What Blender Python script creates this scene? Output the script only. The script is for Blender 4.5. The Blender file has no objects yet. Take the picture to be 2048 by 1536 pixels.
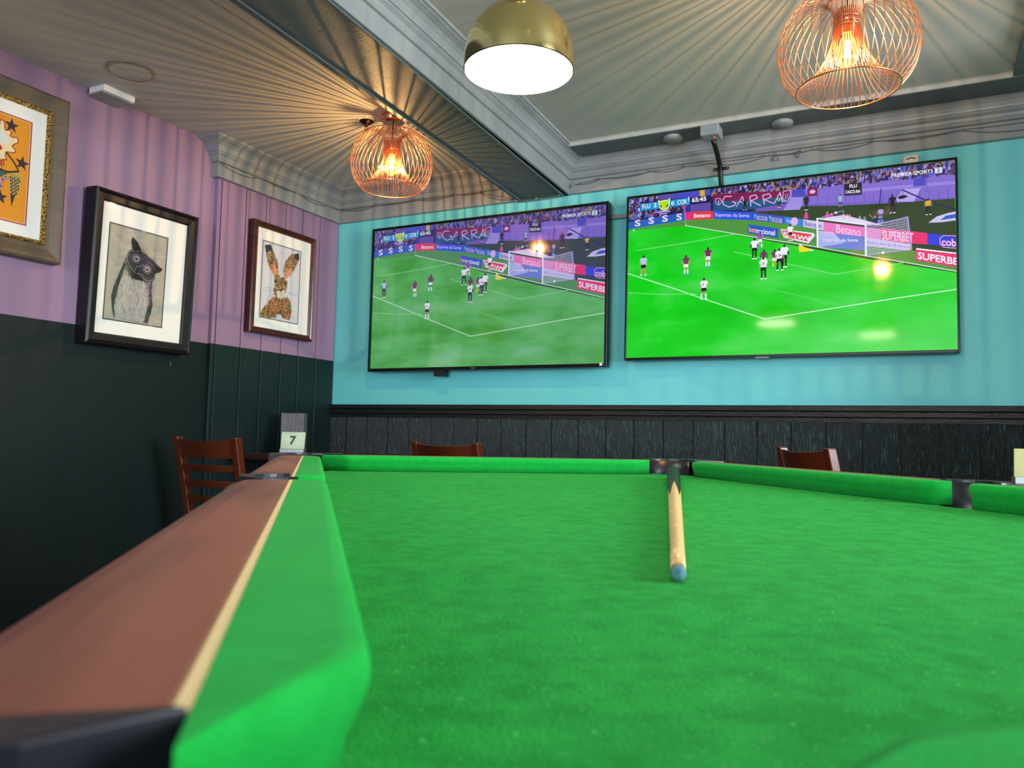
import bpy, bmesh, math, random
from mathutils import Vector, Matrix
S = bpy.context.scene
COL = S.collection
PI = math.pi
rnd = random.Random(7)

# ------------------------------------------------------------------ camera
def cam_axes(yaw, pitch, roll):
    f = Vector((math.sin(yaw)*math.cos(pitch), math.cos(yaw)*math.cos(pitch), math.sin(pitch)))
    r = Vector((math.cos(yaw), -math.sin(yaw), 0)); u = r.cross(f)
    return r*math.cos(roll)+u*math.sin(roll), -r*math.sin(roll)+u*math.cos(roll), f
cd = bpy.data.cameras.new('camera'); cam = bpy.data.objects.new('camera', cd); COL.objects.link(cam)
r_, u_, f_ = cam_axes(-0.4684, 0.0662, 0.0224)
cam.matrix_world = Matrix(((r_.x, u_.x, -f_.x, 3.1579), (r_.y, u_.y, -f_.y, -3.8076), (r_.z, u_.z, -f_.z, 0.90), (0, 0, 0, 1)))
cd.sensor_width = 36; cd.lens = 1586.1/2048*36; cd.clip_start = 0.01
cd.dof.use_dof = True; cd.dof.focus_distance = 1.9; cd.dof.aperture_fstop = 13
S.camera = cam
# ------------------------------------------------------------------ light and exposure
S.view_settings.view_transform = 'Standard'; S.view_settings.look = 'None'
S.view_settings.gamma = 1; S.view_settings.use_curve_mapping = False
S.view_settings.exposure = 0.0
W = bpy.data.worlds.new('world'); S.world = W; W.use_nodes = True
W.node_tree.nodes['Background'].inputs[0].default_value = (0.75, 0.86, 1.0, 1)
W.node_tree.nodes['Background'].inputs[1].default_value = 1.0
def area(name, loc, target, sx, sy, power, col):
    l = bpy.data.lights.new(name, 'AREA'); l.shape = 'RECTANGLE'; l.size = sx; l.size_y = sy; l.energy = power; l.color = col
    o = bpy.data.objects.new(name, l); COL.objects.link(o); o.location = loc
    o.rotation_euler = (Vector(target)-Vector(loc)).to_track_quat('-Z', 'Z').to_euler()
    return o
# daylight through the two street windows (behind the camera) and the side window
area('daylight_rear', (2.9, -7.85, 1.5), (2.9, 0, 1.2), 3.6, 1.5, 210, (0.86, 0.94, 1.0))
area('daylight_side', (6.35, -2.2, 1.45), (2.0, -2.6, .9), 2.4, 1.4, 370, (0.88, 0.95, 1.0))

# ------------------------------------------------------------------ helpers
def lin(c):
    return tuple((v/255/12.92 if v/255 <= 0.04045 else ((v/255+0.055)/1.055)**2.4) for v in c)
def tag(o, label=None, cat=None, group=None, kind=None):
    for k, v in (('label', label), ('category', cat), ('group', group), ('kind', kind)):
        if v: o[k] = v
    return o
def empty(name, loc=(0, 0, 0), rot=(0, 0, 0)):
    o = bpy.data.objects.new(name, None); COL.objects.link(o); o.location = loc; o.rotation_euler = rot; o.empty_display_size = .05
    return o
class MB:
    def __init__(s): s.v = []; s.f = []; s.m = []; s.c = []; s.sm = []
    def add(s, vs, fs, mi=0, col=None, smooth=False):
        b = len(s.v); s.v += [tuple(p) for p in vs]
        for f in fs:
            s.f.append(tuple(i+b for i in f)); s.m.append(mi); s.c.append(col); s.sm.append(smooth)
        return s
    def box(s, x0, x1, y0, y1, z0, z1, mi=0):
        v = [(x, y, z) for x in (x0, x1) for y in (y0, y1) for z in (z0, z1)]
        return s.add(v, [(0, 1, 3, 2), (4, 6, 7, 5), (0, 4, 5, 1), (2, 3, 7, 6), (0, 2, 6, 4), (1, 5, 7, 3)], mi)
    def obox(s, c, ax, ay, az, hx, hy, hz, mi=0):
        c = Vector(c); ax = Vector(ax); ay = Vector(ay); az = Vector(az)
        v = [c+ax*hx*i+ay*hy*j+az*hz*k for i in (-1, 1) for j in (-1, 1) for k in (-1, 1)]
        return s.add(v, [(0, 1, 3, 2), (4, 6, 7, 5), (0, 4, 5, 1), (2, 3, 7, 6), (0, 2, 6, 4), (1, 5, 7, 3)], mi)
    def lathe(s, prof, n=48, c=(0, 0, 0), mi=0, smooth=True, cap=False):
        vs = []; fs = []
        for (r, z) in prof:
            for i in range(n):
                a = 2*PI*i/n; vs.append((c[0]+r*math.cos(a), c[1]+r*math.sin(a), c[2]+z))
        for k in range(len(prof)-1):
            for i in range(n):
                j = (i+1) % n; fs.append((k*n+i, k*n+j, (k+1)*n+j, (k+1)*n+i))
        if cap:
            fs.append(tuple(range(n-1, -1, -1))); fs.append(tuple((len(prof)-1)*n+i for i in range(n)))
        return s.add(vs, fs, mi, smooth=smooth)
    def tube(s, pts, r, n=8, mi=0, closed=False, cap=True):
        pts = [Vector(p) for p in pts]; N = len(pts); rs = r if isinstance(r, (list, tuple)) else [r]*N
        vs = []; fs = []; up = None
        for i, p in enumerate(pts):
            if closed: t = pts[(i+1) % N]-pts[i-1]
            else: t = pts[min(i+1, N-1)]-pts[max(i-1, 0)]
            t.normalize()
            if up is None:
                up = Vector((0, 0, 1)) if abs(t.z) < .9 else Vector((1, 0, 0))
            up = (up-t*up.dot(t)); up.normalize(); q = t.cross(up)
            for k in range(n):
                a = 2*PI*k/n; vs.append(p+(up*math.cos(a)+q*math.sin(a))*rs[i])
        for i in range(N if closed else N-1):
            j = (i+1) % N
            for k in range(n):
                l = (k+1) % n; fs.append((i*n+k, j*n+k, j*n+l, i*n+l))
        if cap and not closed:
            fs.append(tuple(range(n))); fs.append(tuple((N-1)*n+k for k in range(n-1, -1, -1)))
        return s.add(vs, fs, mi, smooth=True)
    def build(s, name, mats, parent=None, loc=None, rot=None, bevel=0, seg=2, sub=0):
        me = bpy.data.meshes.new(name); me.from_pydata(s.v, [], s.f)
        for m in (mats if isinstance(mats, (list, tuple)) else [mats]): me.materials.append(m)
        me.polygons.foreach_set('material_index', s.m); me.polygons.foreach_set('use_smooth', s.sm)
        if any(c is not None for c in s.c):
            at = me.color_attributes.new('Col', 'FLOAT_COLOR', 'CORNER'); d = []
            for p in me.polygons:
                c = s.c[p.index] or (0, 0, 0)
                for _ in range(p.loop_total): d += [c[0], c[1], c[2], 1]
            at.data.foreach_set('color', d)
        me.update()
        if not any(c is not None for c in s.c):
            bm = bmesh.new(); bm.from_mesh(me); bmesh.ops.recalc_face_normals(bm, faces=bm.faces); bm.to_mesh(me); bm.free()
        o = bpy.data.objects.new(name, me); COL.objects.link(o)
        if parent: o.parent = parent
        if loc: o.location = loc
        if rot: o.rotation_euler = rot
        if bevel:
            b = o.modifiers.new('bevel', 'BEVEL'); b.width = bevel; b.segments = seg; b.limit_method = 'ANGLE'; b.angle_limit = .6; b.harden_normals = False
        if sub:
            b = o.modifiers.new('sub', 'SUBSURF'); b.levels = sub; b.render_levels = sub
        return o
def sweep(path, prof, mb, mi=0, side=1, smooth=False):
    """mitred moulding: path = plan points (x,y); prof = (offset from path to the room side, z)."""
    P = [Vector(p) for p in path]; n = len(P); rows = []
    for i in range(n):
        d0 = (P[i]-P[i-1]).normalized() if i else None
        d1 = (P[i+1]-P[i]).normalized() if i < n-1 else None
        if d0 is None: d0 = d1
        if d1 is None: d1 = d0
        n0 = Vector((d0.y, -d0.x))*side; n1 = Vector((d1.y, -d1.x))*side
        m = (n0+n1).normalized(); k = 1/max(.2, m.dot(n0))
        rows.append([(P[i].x+m.x*k*o, P[i].y+m.y*k*o, z) for o, z in prof])
    np_ = len(prof); vs = [v for r in rows for v in r]; fs = []
    for i in range(n-1):
        for j in range(np_-1): fs.append((i*np_+j, (i+1)*np_+j, (i+1)*np_+j+1, i*np_+j+1))
    fs.append(tuple(range(np_))); fs.append(tuple((n-1)*np_+j for j in range(np_-1, -1, -1)))
    return mb.add(vs, fs, mi, smooth=smooth)
def copy_tree(o, parent=None):
    c = o.copy(); COL.objects.link(c); c.parent = parent
    for ch in [x for x in bpy.data.objects if x.parent == o]: copy_tree(ch, c)
    return c

# ------------------------------------------------------------------ materials
def mat(name, rgb, rough=.6, metal=0, spec=.5):
    m = bpy.data.materials.new(name); m.use_nodes = True; b = m.node_tree.nodes['Principled BSDF']
    b.inputs['Base Color'].default_value = (*lin(rgb), 1); b.inputs['Roughness'].default_value = rough
    b.inputs['Metallic'].default_value = metal; b.inputs['Specular IOR Level'].default_value = spec
    return m
def nd(m, t, **k):
    n = m.node_tree.nodes.new(t)
    for a, v in k.items():
        if a.startswith('i_'): n.inputs[int(a[2:])].default_value = v
        else: setattr(n, a, v)
    return n
def lk(m, a, b): m.node_tree.links.new(a, b)
def coords(m, scale=(1, 1, 1), kind='Object'):
    tc = nd(m, 'ShaderNodeTexCoord'); mp = nd(m, 'ShaderNodeMapping'); mp.inputs['Scale'].default_value = scale
    lk(m, tc.outputs[kind], mp.inputs[0]); return mp.outputs[0]
def noisy(name, c1, c2, scale=4, rough=.6, stretch=(1, 1, 1), bump=0, bscale=60, lo=.35, hi=.65, detail=4, metal=0, spec=.5, c3=None, t3=.68, s3=80, r2=None, bstretch=None):
    m = mat(name, c1, rough, metal, spec); b = m.node_tree.nodes['Principled BSDF']
    co = coords(m, stretch); n = nd(m, 'ShaderNodeTexNoise'); n.inputs['Scale'].default_value = scale; n.inputs['Detail'].default_value = detail
    lk(m, co, n.inputs['Vector']); cr = nd(m, 'ShaderNodeValToRGB')
    cr.color_ramp.elements[0].position = lo; cr.color_ramp.elements[0].color = (*lin(c1), 1)
    cr.color_ramp.elements[1].position = hi; cr.color_ramp.elements[1].color = (*lin(c2), 1)
    lk(m, n.outputs[0], cr.inputs[0]); out = cr.outputs[0]
    if c3:
        n3 = nd(m, 'ShaderNodeTexNoise'); n3.inputs['Scale'].default_value = s3; n3.inputs['Detail'].default_value = 3; lk(m, co, n3.inputs['Vector'])
        r3 = nd(m, 'ShaderNodeValToRGB'); r3.color_ramp.elements[0].position = t3; r3.color_ramp.elements[1].position = t3+.04
        lk(m, n3.outputs[0], r3.inputs[0]); mx = nd(m, 'ShaderNodeMixRGB'); lk(m, r3.outputs[0], mx.inputs[0]); lk(m, out, mx.inputs[1]); mx.inputs[2].default_value = (*lin(c3), 1); out = mx.outputs[0]
    lk(m, out, b.inputs['Base Color'])
    if bump:
        nb = nd(m, 'ShaderNodeTexNoise'); nb.inputs['Scale'].default_value = bscale; nb.inputs['Detail'].default_value = 3
        lk(m, coords(m, bstretch) if bstretch else co, nb.inputs['Vector']); bp = nd(m, 'ShaderNodeBump'); bp.inputs['Strength'].default_value = bump; bp.inputs['Distance'].default_value = .01
        lk(m, nb.outputs[0], bp.inputs['Height']); lk(m, bp.outputs[0], b.inputs['Normal'])
    return m
def emit(name, rgb, strength, rough=.5):
    m = mat(name, (0, 0, 0), rough); b = m.node_tree.nodes['Principled BSDF']
    b.inputs['Emission Color'].default_value = (*lin(rgb), 1); b.inputs['Emission Strength'].default_value = strength
    return m
M = {}
M['purple'] = noisy('purple_paint', (134, 108, 138), (145, 120, 149), 2.2, .55, (1, 1, .25), bump=.12, bscale=18)
M['green_wall'] = noisy('dark_green_paint', (2, 18, 19), (4, 23, 24), 2, .5, (1, 1, .3), bump=.1, bscale=20, spec=.3, c3=(120, 140, 130), t3=.79, s3=34)
M['turq'] = noisy('turquoise_paint', (94, 198, 205), (104, 206, 213), 1.6, .55, bump=.08, bscale=25)
M['ceiling'] = noisy('grey_ceiling_paint', (168, 170, 166), (180, 181, 176), 1.3, .55, bump=.05, bscale=9)
M['cornice'] = noisy('grey_cornice_paint', (130, 137, 140), (142, 148, 151), 3, .45, bump=.1, bscale=30)
M['fascia'] = noisy('grey_fascia_paint', (128, 131, 133), (140, 143, 145), 2, .5, bump=.1, bscale=30, c3=(84, 88, 90), t3=.76, s3=26)
M['slate'] = noisy('dark_slate_paint', (74, 87, 91), (86, 99, 102), 2, .45, (1, 1, 1), bump=.12, bscale=22)
M['beam'] = noisy('beam_gloss_paint', (80, 94, 97), (92, 106, 109), 2, .56, (1, 1, 1), bump=.55, bscale=34, bstretch=(1, 9, 1))
M['flake'] = noisy('flaking_edge', (170, 172, 166), (216, 216, 208), 14, .6, (1, 1, 1), lo=.62, hi=.70)
M['groove'] = mat('groove_dark', (6, 12, 13), .8)
M['pgroove'] = mat('groove_purple', (70, 48, 72), .8)
def plank_dark(name, a, b_, c, t=.64, r=.40):
    return noisy(name, a, b_, 9, r, (14, 14, 1.2), bump=.9, bscale=26, c3=c, t3=t, s3=14, lo=.3, hi=.7, spec=.35)
M['dado'] = plank_dark('dado_plank_paint', (6, 20, 22), (14, 34, 37), (48, 78, 82), .60, .42)
M['dadorail'] = noisy('dado_rail_paint', (7, 14, 15), (13, 22, 24), 8, .42, (1, 12, 12), bump=.5, bscale=20)
M['board_green'] = noisy('boarding_green', (6, 25, 26), (9, 31, 31), 6, .42, (10, 10, 1), bump=.22, bscale=20, c3=(84, 104, 100), t3=.73, s3=9, spec=.35)
M['floor'] = noisy('dark_floor_boards', (110, 84, 62), (136, 104, 78), 5, .4, (1, 10, 1))
M['plain'] = mat('rear_wall_paint', (150, 140, 140), .7)
M['baize'] = noisy('green_baize', (14, 144, 50), (28, 164, 64), 60, .88, (1, 1, 1), bump=.5, bscale=900, c3=(104, 200, 118), t3=.67, s3=340, spec=.15, detail=9)
M['baizec'] = noisy('green_cushion_baize', (12, 150, 54), (18, 158, 60), 60, .85, (1, 1, 1), bump=.3, bscale=900, spec=.15, detail=8)
for k in ('baize', 'baizec'):
    b = M[k].node_tree.nodes['Principled BSDF']; b.inputs['Sheen Weight'].default_value = .08; b.inputs['Sheen Roughness'].default_value = .4; b.inputs['Sheen Tint'].default_value = (.35, 1, .5, 1)
M['rail'] = noisy('mahogany_rail', (84, 46, 38), (134, 78, 60), 2.0, .40, (11, 1.1, 11), bump=.04, bscale=60, detail=7, lo=.36, hi=.60)
M['inlay'] = mat('pale_inlay', (232, 206, 150), .45)
M['leather'] = mat('black_pocket_plastic', (26, 26, 35), .34, 0, .5)
M['cabinet'] = noisy('table_cabinet_wood', (70, 34, 24), (92, 48, 34), 3, .4, (1, 8, 8))
M['blackm'] = mat('black_satin', (10, 10, 11), .35)
M['tvblack'] = mat('television_black_plastic', (5, 5, 6), .3, 0, .25)
M['white'] = mat('white_plastic', (225, 225, 228), .45)
M['offwhite'] = mat('aged_white_plastic', (205, 205, 195), .5)
M['greyp'] = mat('grey_plastic', (138, 144, 148), .5)
M['copper'] = mat('copper_wire', (226, 156, 118), .30, 1)
M['copperp'] = mat('copper_metal', (212, 140, 104), .2, 1)
M['brass'] = mat('polished_brass', (224, 206, 142), .15, 1)
M['brassdark'] = mat('dark_brass', (60, 48, 34), .35, 1)
M['opal'] = emit('opal_diffuser_lit', (255, 246, 222), 24)
M['filament'] = emit('bulb_filament', (255, 206, 130), 60)
M['redled'] = emit('red_indicator', (255, 40, 30), 4)
def glass_thin(name, tint, gl, em=None, es=0):
    m = bpy.data.materials.new(name); m.use_nodes = True; t = m.node_tree; t.nodes.clear()
    o = t.nodes.new('ShaderNodeOutputMaterial'); tr = t.nodes.new('ShaderNodeBsdfTransparent'); g = t.nodes.new('ShaderNodeBsdfGlossy')
    tr.inputs[0].default_value = (*tint, 1); g.inputs['Roughness'].default_value = .02; mx = t.nodes.new('ShaderNodeMixShader')
    fr = t.nodes.new('ShaderNodeFresnel'); fr.inputs[0].default_value = gl
    ge = t.nodes.new('ShaderNodeNewGeometry'); mr = t.nodes.new('ShaderNodeMapRange'); mr.inputs[3].default_value = gl; mr.inputs[4].default_value = 1/gl
    t.links.new(ge.outputs['Backfacing'], mr.inputs[0]); t.links.new(mr.outputs[0], fr.inputs[0]); t.links.new(fr.outputs[0], mx.inputs[0]); t.links.new(tr.outputs[0], mx.inputs[1]); t.links.new(g.outputs[0], mx.inputs[2]); out = mx.outputs[0]
    if em:
        e = t.nodes.new('ShaderNodeEmission'); e.inputs[0].default_value = (*lin(em), 1); e.inputs[1].default_value = es
        ad = t.nodes.new('ShaderNodeAddShader'); t.links.new(out, ad.inputs[0]); t.links.new(e.outputs[0], ad.inputs[1]); out = ad.outputs[0]
    t.links.new(out, o.inputs[0]); return m
M['picglass'] = glass_thin('picture_glass', (.97, .98, .98), 1.45)
M['bulbglass'] = glass_thin('amber_bulb_glass', (1, .82, .5), 1.3, (255, 186, 84), 2.4)
M['matboard'] = mat('white_mount_board', (240, 240, 234), .8)
M['fr_black'] = mat('black_frame_wood', (17, 14, 17), .42, 0, .35)
M['fr_brown'] = noisy('dark_cherry_frame', (46, 14, 10), (72, 26, 17), 6, .25, (1, 1, 4))
M['fr_taupe'] = noisy('taupe_frame', (80, 70, 56), (90, 80, 65), 5, .5, (1, 1, 5), bump=.1, bscale=40)
M['gilt'] = noisy('gilt_beading', (50, 36, 14), (206, 166, 84), 160, .3, bump=1, bscale=200, metal=.8, lo=.42, hi=.55)
M['chair'] = noisy('chair_wood', (60, 24, 9), (84, 34, 13), 5, .3, (1, 1, .2), bump=.03)
M['tabletop'] = noisy('dark_pub_table_wood', (44, 24, 18), (62, 34, 24), 5, .35, (1, 9, 1))
M['slateblock'] = noisy('grey_menu_block', (72, 74, 84), (92, 94, 102), 9, .5, (9, 9, 1))
M['steel'] = mat('brushed_steel', (150, 160, 165), .35, .7)
M['cue_ash'] = noisy('ash_cue_shaft', (214, 160, 98), (238, 196, 140), 4, .32, (30, 30, 1.5))
M['cue_black'] = mat('ebony_cue_butt', (7, 8, 8), .42, 0, .25)
M['ferrule'] = mat('brass_ferrule', (170, 120, 60), .35, .6)
M['chalk'] = noisy('blue_chalked_tip', (56, 110, 122), (92, 146, 156), 200, .9)
M['cable'] = mat('painted_grey_cable', (96, 100, 102), .5)
M['inkdk'] = mat('table_number_ink', (40, 62, 52), .6)
M['art'] = mat('printed_art', (255, 255, 255), .7)
_n = nd(M['art'], 'ShaderNodeVertexColor', layer_name='Col'); lk(M['art'], _n.outputs[0], M['art'].node_tree.nodes['Principled BSDF'].inputs['Base Color'])
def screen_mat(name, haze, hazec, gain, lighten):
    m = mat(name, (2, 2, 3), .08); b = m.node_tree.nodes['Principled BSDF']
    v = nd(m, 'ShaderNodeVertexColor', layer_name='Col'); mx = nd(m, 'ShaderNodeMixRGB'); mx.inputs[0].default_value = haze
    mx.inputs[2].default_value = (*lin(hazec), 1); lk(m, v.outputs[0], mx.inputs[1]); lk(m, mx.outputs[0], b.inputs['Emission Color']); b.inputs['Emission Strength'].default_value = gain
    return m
def grass_mat(name, cols, gain):
    m = mat(name, (2, 3, 2), .08); b = m.node_tree.nodes['Principled BSDF']
    n = nd(m, 'ShaderNodeTexNoise'); n.inputs['Scale'].default_value = 3.2; n.inputs['Detail'].default_value = 5; n.inputs['Roughness'].default_value = .5
    lk(m, coords(m, (1, 1, 2.4)), n.inputs['Vector']); cr = nd(m, 'ShaderNodeValToRGB'); e = cr.color_ramp.elements
    e[0].position = .36; e[0].color = (*lin(cols[0]), 1); e[1].position = .70; e[1].color = (*lin(cols[2]), 1); k = e.new(.53); k.color = (*lin(cols[1]), 1)
    lk(m, n.outputs[0], cr.inputs[0]); lk(m, cr.outputs[0], b.inputs['Emission Color']); b.inputs['Emission Strength'].default_value = gain
    return m
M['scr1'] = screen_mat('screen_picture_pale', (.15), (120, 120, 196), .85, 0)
M['scr2'] = screen_mat('screen_picture', 0.0, (0, 0, 0), 1.0, 0)
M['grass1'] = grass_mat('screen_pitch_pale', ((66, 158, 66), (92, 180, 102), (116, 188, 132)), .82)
M['grass2'] = grass_mat('screen_pitch', ((6, 196, 14), (16, 210, 26), (66, 216, 74)), 1.0)

# ------------------------------------------------------------------ the room
ZC, ZD, ZL, ZT = 2.180, 1.070, 1.334, 2.362          # cornice foot, dado top, paint line, ceiling
def struct(name, mb, mats, **k): return tag(mb.build(name, mats, **k), kind='structure')
struct('floor', MB().box(-.2, 6.6, -8.1, .2, -.1, 0), M['floor'])
struct('ceiling', MB().box(-.2, 6.6, -8.1, .2, ZT, ZT+.12), M['ceiling'])
w = MB(); w.box(-.2, -.012, -8.1, .2, 0, ZL, 1); w.box(-.2, -.012, -8.1, .2, ZL, ZT, 0); struct('wall_left', w, [M['purple'], M['green_wall']])
w = MB(); w.box(-.2, 6.6, 0, .2, 0, ZD-.02, 1); w.box(-.2, 6.6, 0, .2, ZD-.02, ZT, 0); struct('wall_back', w, [M['turq'], M['dado']])
w = MB(); w.box(6.4, 6.6, -8.1, 0, 0, .7); w.box(6.4, 6.6, -8.1, 0, 2.2, ZT); w.box(6.4, 6.6, -1.0, 0, .7, 2.2); w.box(6.4, 6.6, -8.1, -3.4, .7, 2.2); struct('wall_right', w, M['plain'])
w = MB(); w.box(-.012, 6.4, -8.1, -7.9, 0, .7); w.box(-.012, 6.4, -8.1, -7.9, 2.28, ZT); w.box(-.012, 1.0, -8.1, -7.9, .7, 2.28); w.box(4.8, 6.4, -8.1, -7.9, .7, 2.28); struct('wall_rear', w, M['plain'])
for k, (ax, c, a, b_) in enumerate((('y', -8.0, 1.0, 4.8), ('x', 6.5, -3.4, -1.0))):
    z0, z1 = (.7, 2.28) if ax == 'y' else (.7, 2.2); f = MB(); g = MB(); n = 3
    def bb(m_, p, q, r, s, t=.03):
        m_.box(p, q, c-t, c+t, r, s) if ax == 'y' else m_.box(c-t, c+t, p, q, r, s)
    for i in range(n+1): bb(f, a+(b_-a)*i/n-.03, a+(b_-a)*i/n+.03, z0, z1)
    bb(f, a, b_, z0, z0+.06); bb(f, a, b_, z1-.06, z1); bb(g, a, b_, z0+.06, z1-.06, .003)
    wo = struct('window_%d' % (k+1), g, M['picglass']); f.build('window_frame', M['white'], wo)
struct('wall_added_shade', MB().box(4.1, 4.2, -.85, 0, 0, ZT), M['turq'])  # unseen stub wall, added to shade the right end of the back wall
# painted boarding on the far end of the left wall
yb = [-.955, -.926, -.758, -.61, -.459, -.32, -.169, 0.0]
w = MB(); g = .0035
for i in range(len(yb)-1):
    w.box(-.012, .012, yb[i]+g, yb[i+1]-g, 0, ZL, 1); w.box(-.012, .012, yb[i]+g, yb[i+1]-g, ZL, ZC+.01, 0)
w.box(-.012, .004, -.95, 0, 0, ZL, 2); w.box(-.012, .004, -.95, 0, ZL, ZC+.01, 3)
struct('trim_1', w, [M['purple'], M['board_green'], M['groove'], M['pgroove']], bevel=.002, seg=1)
# dado boarding and its rail on the back wall
w = MB(); x = .14
w.box(.012, .14-.002, -.012, 0, 0, ZD-.07)
while x < 6.4:
    w.box(x+.002, min(x+.1485-.002, 6.4), -.014-.0015*((int(x*100)*7) % 3), 0, 0, ZD-.07); x += .1485
w.box(.012, 6.4, -.002, .0, 0, ZD-.07, 1)
struct('trim_2', w, [M['dado'], M['groove']], bevel=.0025, seg=1)
w = MB(); sweep([(.0, 0), (6.4, 0)], [(0, ZD-.075), (.02, ZD-.075), (.022, ZD-.056), (.026, ZD-.054), (.030, ZD-.05), (.030, ZD-.030), (.025, ZD-.027), (.036, ZD-.024), (.036, ZD-.003), (.032, ZD), (0, ZD)], w)
struct('trim_3', w, M['dadorail'])
# cornice: fascia board, beads, ogee and cove
CP = [(0, ZC), (.024, ZC), (.026, ZC+.002), (.026, ZC+.072), (.022, ZC+.074), (.034, ZC+.077), (.038, ZC+.084), (.036, ZC+.094), (.039, ZC+.104), (.049, ZC+.112), (.052, ZC+.114), (.052, ZC+.121), (.058, ZC+.122), (.060, ZC+.132), (.067, ZC+.146), (.080, ZC+.158), (.098, ZC+.165), (.105, ZC+.167), (.107, ZC+.170), (.116, ZC+.171), (.118, ZT), (0, ZT)]
w = MB(); sweep([(-.012, -.957), (.012, -.957), (.012, 0), (1.262, 0)], CP, w); struct('trim_4', w, M['cornice'])
def bx_(y): return 1.249-.047*y                        # left edge of the beam at distance y from the back wall
def bx2(y): return 1.531-.040*y
w = MB(); sweep([(bx2(-7.9), -7.9), (bx2(0), 0), (6.4, 0)], CP, w, side=1); struct('trim_5', w, M['cornice'])
# beam
w = MB(); y1 = -7.9; w.add([(bx_(0), 0, ZC), (bx2(0)+.012, 0, ZC), (bx2(y1)+.012, y1, ZC), (bx_(y1), y1, ZC), (bx_(0), 0, ZT), (bx2(0)+.012, 0, ZT), (bx2(y1)+.012, y1, ZT), (bx_(y1), y1, ZT)], [(3, 2, 1, 0), (4, 5, 6, 7), (0, 1, 5, 4), (1, 2, 6, 5), (2, 3, 7, 6), (3, 0, 4, 7)])
struct('trim_6', w, M['beam'])
w = MB()
for o, wd in ((.020, .012), (.262, .014)):
    w.add([(bx_(0)+o, -.03, ZC-.001), (bx_(0)+o+wd, -.03, ZC-.001), (bx_(y1)+o*1.15+wd, y1, ZC-.001), (bx_(y1)+o*1.15, y1, ZC-.001), (bx_(0)+o+.003, -.03, ZC-.006), (bx_(0)+o+wd-.003, -.03, ZC-.006), (bx_(y1)+o*1.15+wd-.003, y1, ZC-.006), (bx_(y1)+o*1.15+.003, y1, ZC-.006)], [(0, 1, 5, 4), (1, 2, 6, 5), (2, 3, 7, 6), (3, 0, 4, 7), (4, 5, 6, 7)])
struct('trim_7', w, M['slate'])
# lowered band along the back wall with a flaking front edge, second shallow beam at the right
w = MB(); w.box(1.655, 6.4, -.252, -.09, ZT-.019, ZT); struct('trim_8', w, M['slate'])
w = MB(); w.box(1.648, 6.4, -.262, -.252, ZT-.020, ZT-.0002); struct('trim_9', w, M['ceiling'])
w = MB(); w.box(1.66, 6.4, -.267, -.262, ZT-.0025, ZT+.0); struct('trim_10', w, M['flake'])
w = MB(); w.box(3.52, 3.82, -7.9, -.268, ZT-.022, ZT); struct('trim_11', w, M['slate'])
w = MB(); w.box(0.012, 6.4, -.026, -.0, 0, .12); struct('baseboard_back', w, M['dadorail'])

# ------------------------------------------------------------------ fittings on walls and ceiling
t = empty('emergency_light', (.05, -1.595, ZT)); tag(t, 'small white emergency light box up where left wall meets ceiling', 'light')
MB().box(-.05, .05, -.075, .075, -.028, 0).build('housing', M['white'], t, bevel=.003)
MB().box(-.062, .046, -.08, .07, -.036, -.0285).build('diffuser', M['greyp'], t, bevel=.003)
w = MB(); w.lathe([(0.0001, -.002), (.07, -.002), (.088, -.0015)], 40); tg = w.build('ceiling_disc', M['ceiling'], None, (.305, -1.70, ZT-.0005)); tag(tg, 'flat round painted-over disc with stained brown rim on the left ceiling', 'ceiling disc')
w = MB(); nn = 60
for i in range(nn):
    a0 = 2*PI*i/nn; a1 = 2*PI*(i+1)/nn; rr = lambda a: .090+.004*math.sin(3*a+1)+.003*math.sin(7*a); ri = lambda a: .083-.007*max(0, math.sin(a*1+2.2))
    w.add([(ri(a0)*math.cos(a0), ri(a0)*math.sin(a0), 0), (rr(a0)*math.cos(a0), rr(a0)*math.sin(a0), 0), (rr(a1)*math.cos(a1), rr(a1)*math.sin(a1), 0), (ri(a1)*math.cos(a1), ri(a1)*math.sin(a1), 0)], [(0, 1, 2, 3)])
w.build('stained_rim', noisy('brown_stain', (158, 146, 118), (136, 124, 94), 30, .8), tg, (0, 0, -.0032))
t = empty('sprinkler_head', (.888, -.892, ZT)); tag(t, 'dark brass sprinkler head in the left ceiling beside the wire lamp', 'sprinkler')
MB().lathe([(.045, 0), (.044, -.003), (.034, -.004), (.033, 0)], 32).build('escutcheon', M['ceiling'], t)
MB().lathe([(.033, -.002), (.030, -.010), (.020, -.018), (.008, -.022), (.006, -.03), (.0001, -.03)], 32).build('cup', M['brassdark'], t)
w = MB(); w.tube([(-.006, 0, -.028), (-.008, 0, -.038), (0, 0, -.048)], .0015, 6); w.tube([(.006, 0, -.028), (.008, 0, -.038), (0, 0, -.048)], .0015, 6); w.lathe([(.0001, -.048), (.008, -.049), (.0001, -.052)], 12); w.build('deflector', M['brassdark'], t)
def disc(loc, label):
    o = MB().lathe([(.046, 0), (.047, -.008), (.043, -.015), (.0001, -.016)], 40).build('ceiling_cover', M['greyp'], None, loc)
    return tag(o, label, 'cover plate', 'round cover plates under the dark ceiling band')
disc((2.150, -.172, ZT-.0185), 'round grey cover plate on dark ceiling band, left of the junction box')
disc((2.646, -.150, ZT-.0185), 'round grey cover plate on dark ceiling band, right of the junction box')
t = empty('junction_box', (2.343, -.215, ZT-.019)); tag(t, 'square grey junction box on the ceiling band where the black conduit starts', 'junction box')
MB().box(-.043, .043, -.05, .04, -.05, 0).build('housing', M['greyp'], t, bevel=.006)
MB().box(.012, .020, -.012, -.004, -.0515, -.0495).build('indicator', M['redled'], t)
t = empty('cable_conduit', (2.345, 0, 0)); tag(t, 'black cable conduit running down the cornice to the right television', 'conduit')
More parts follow.
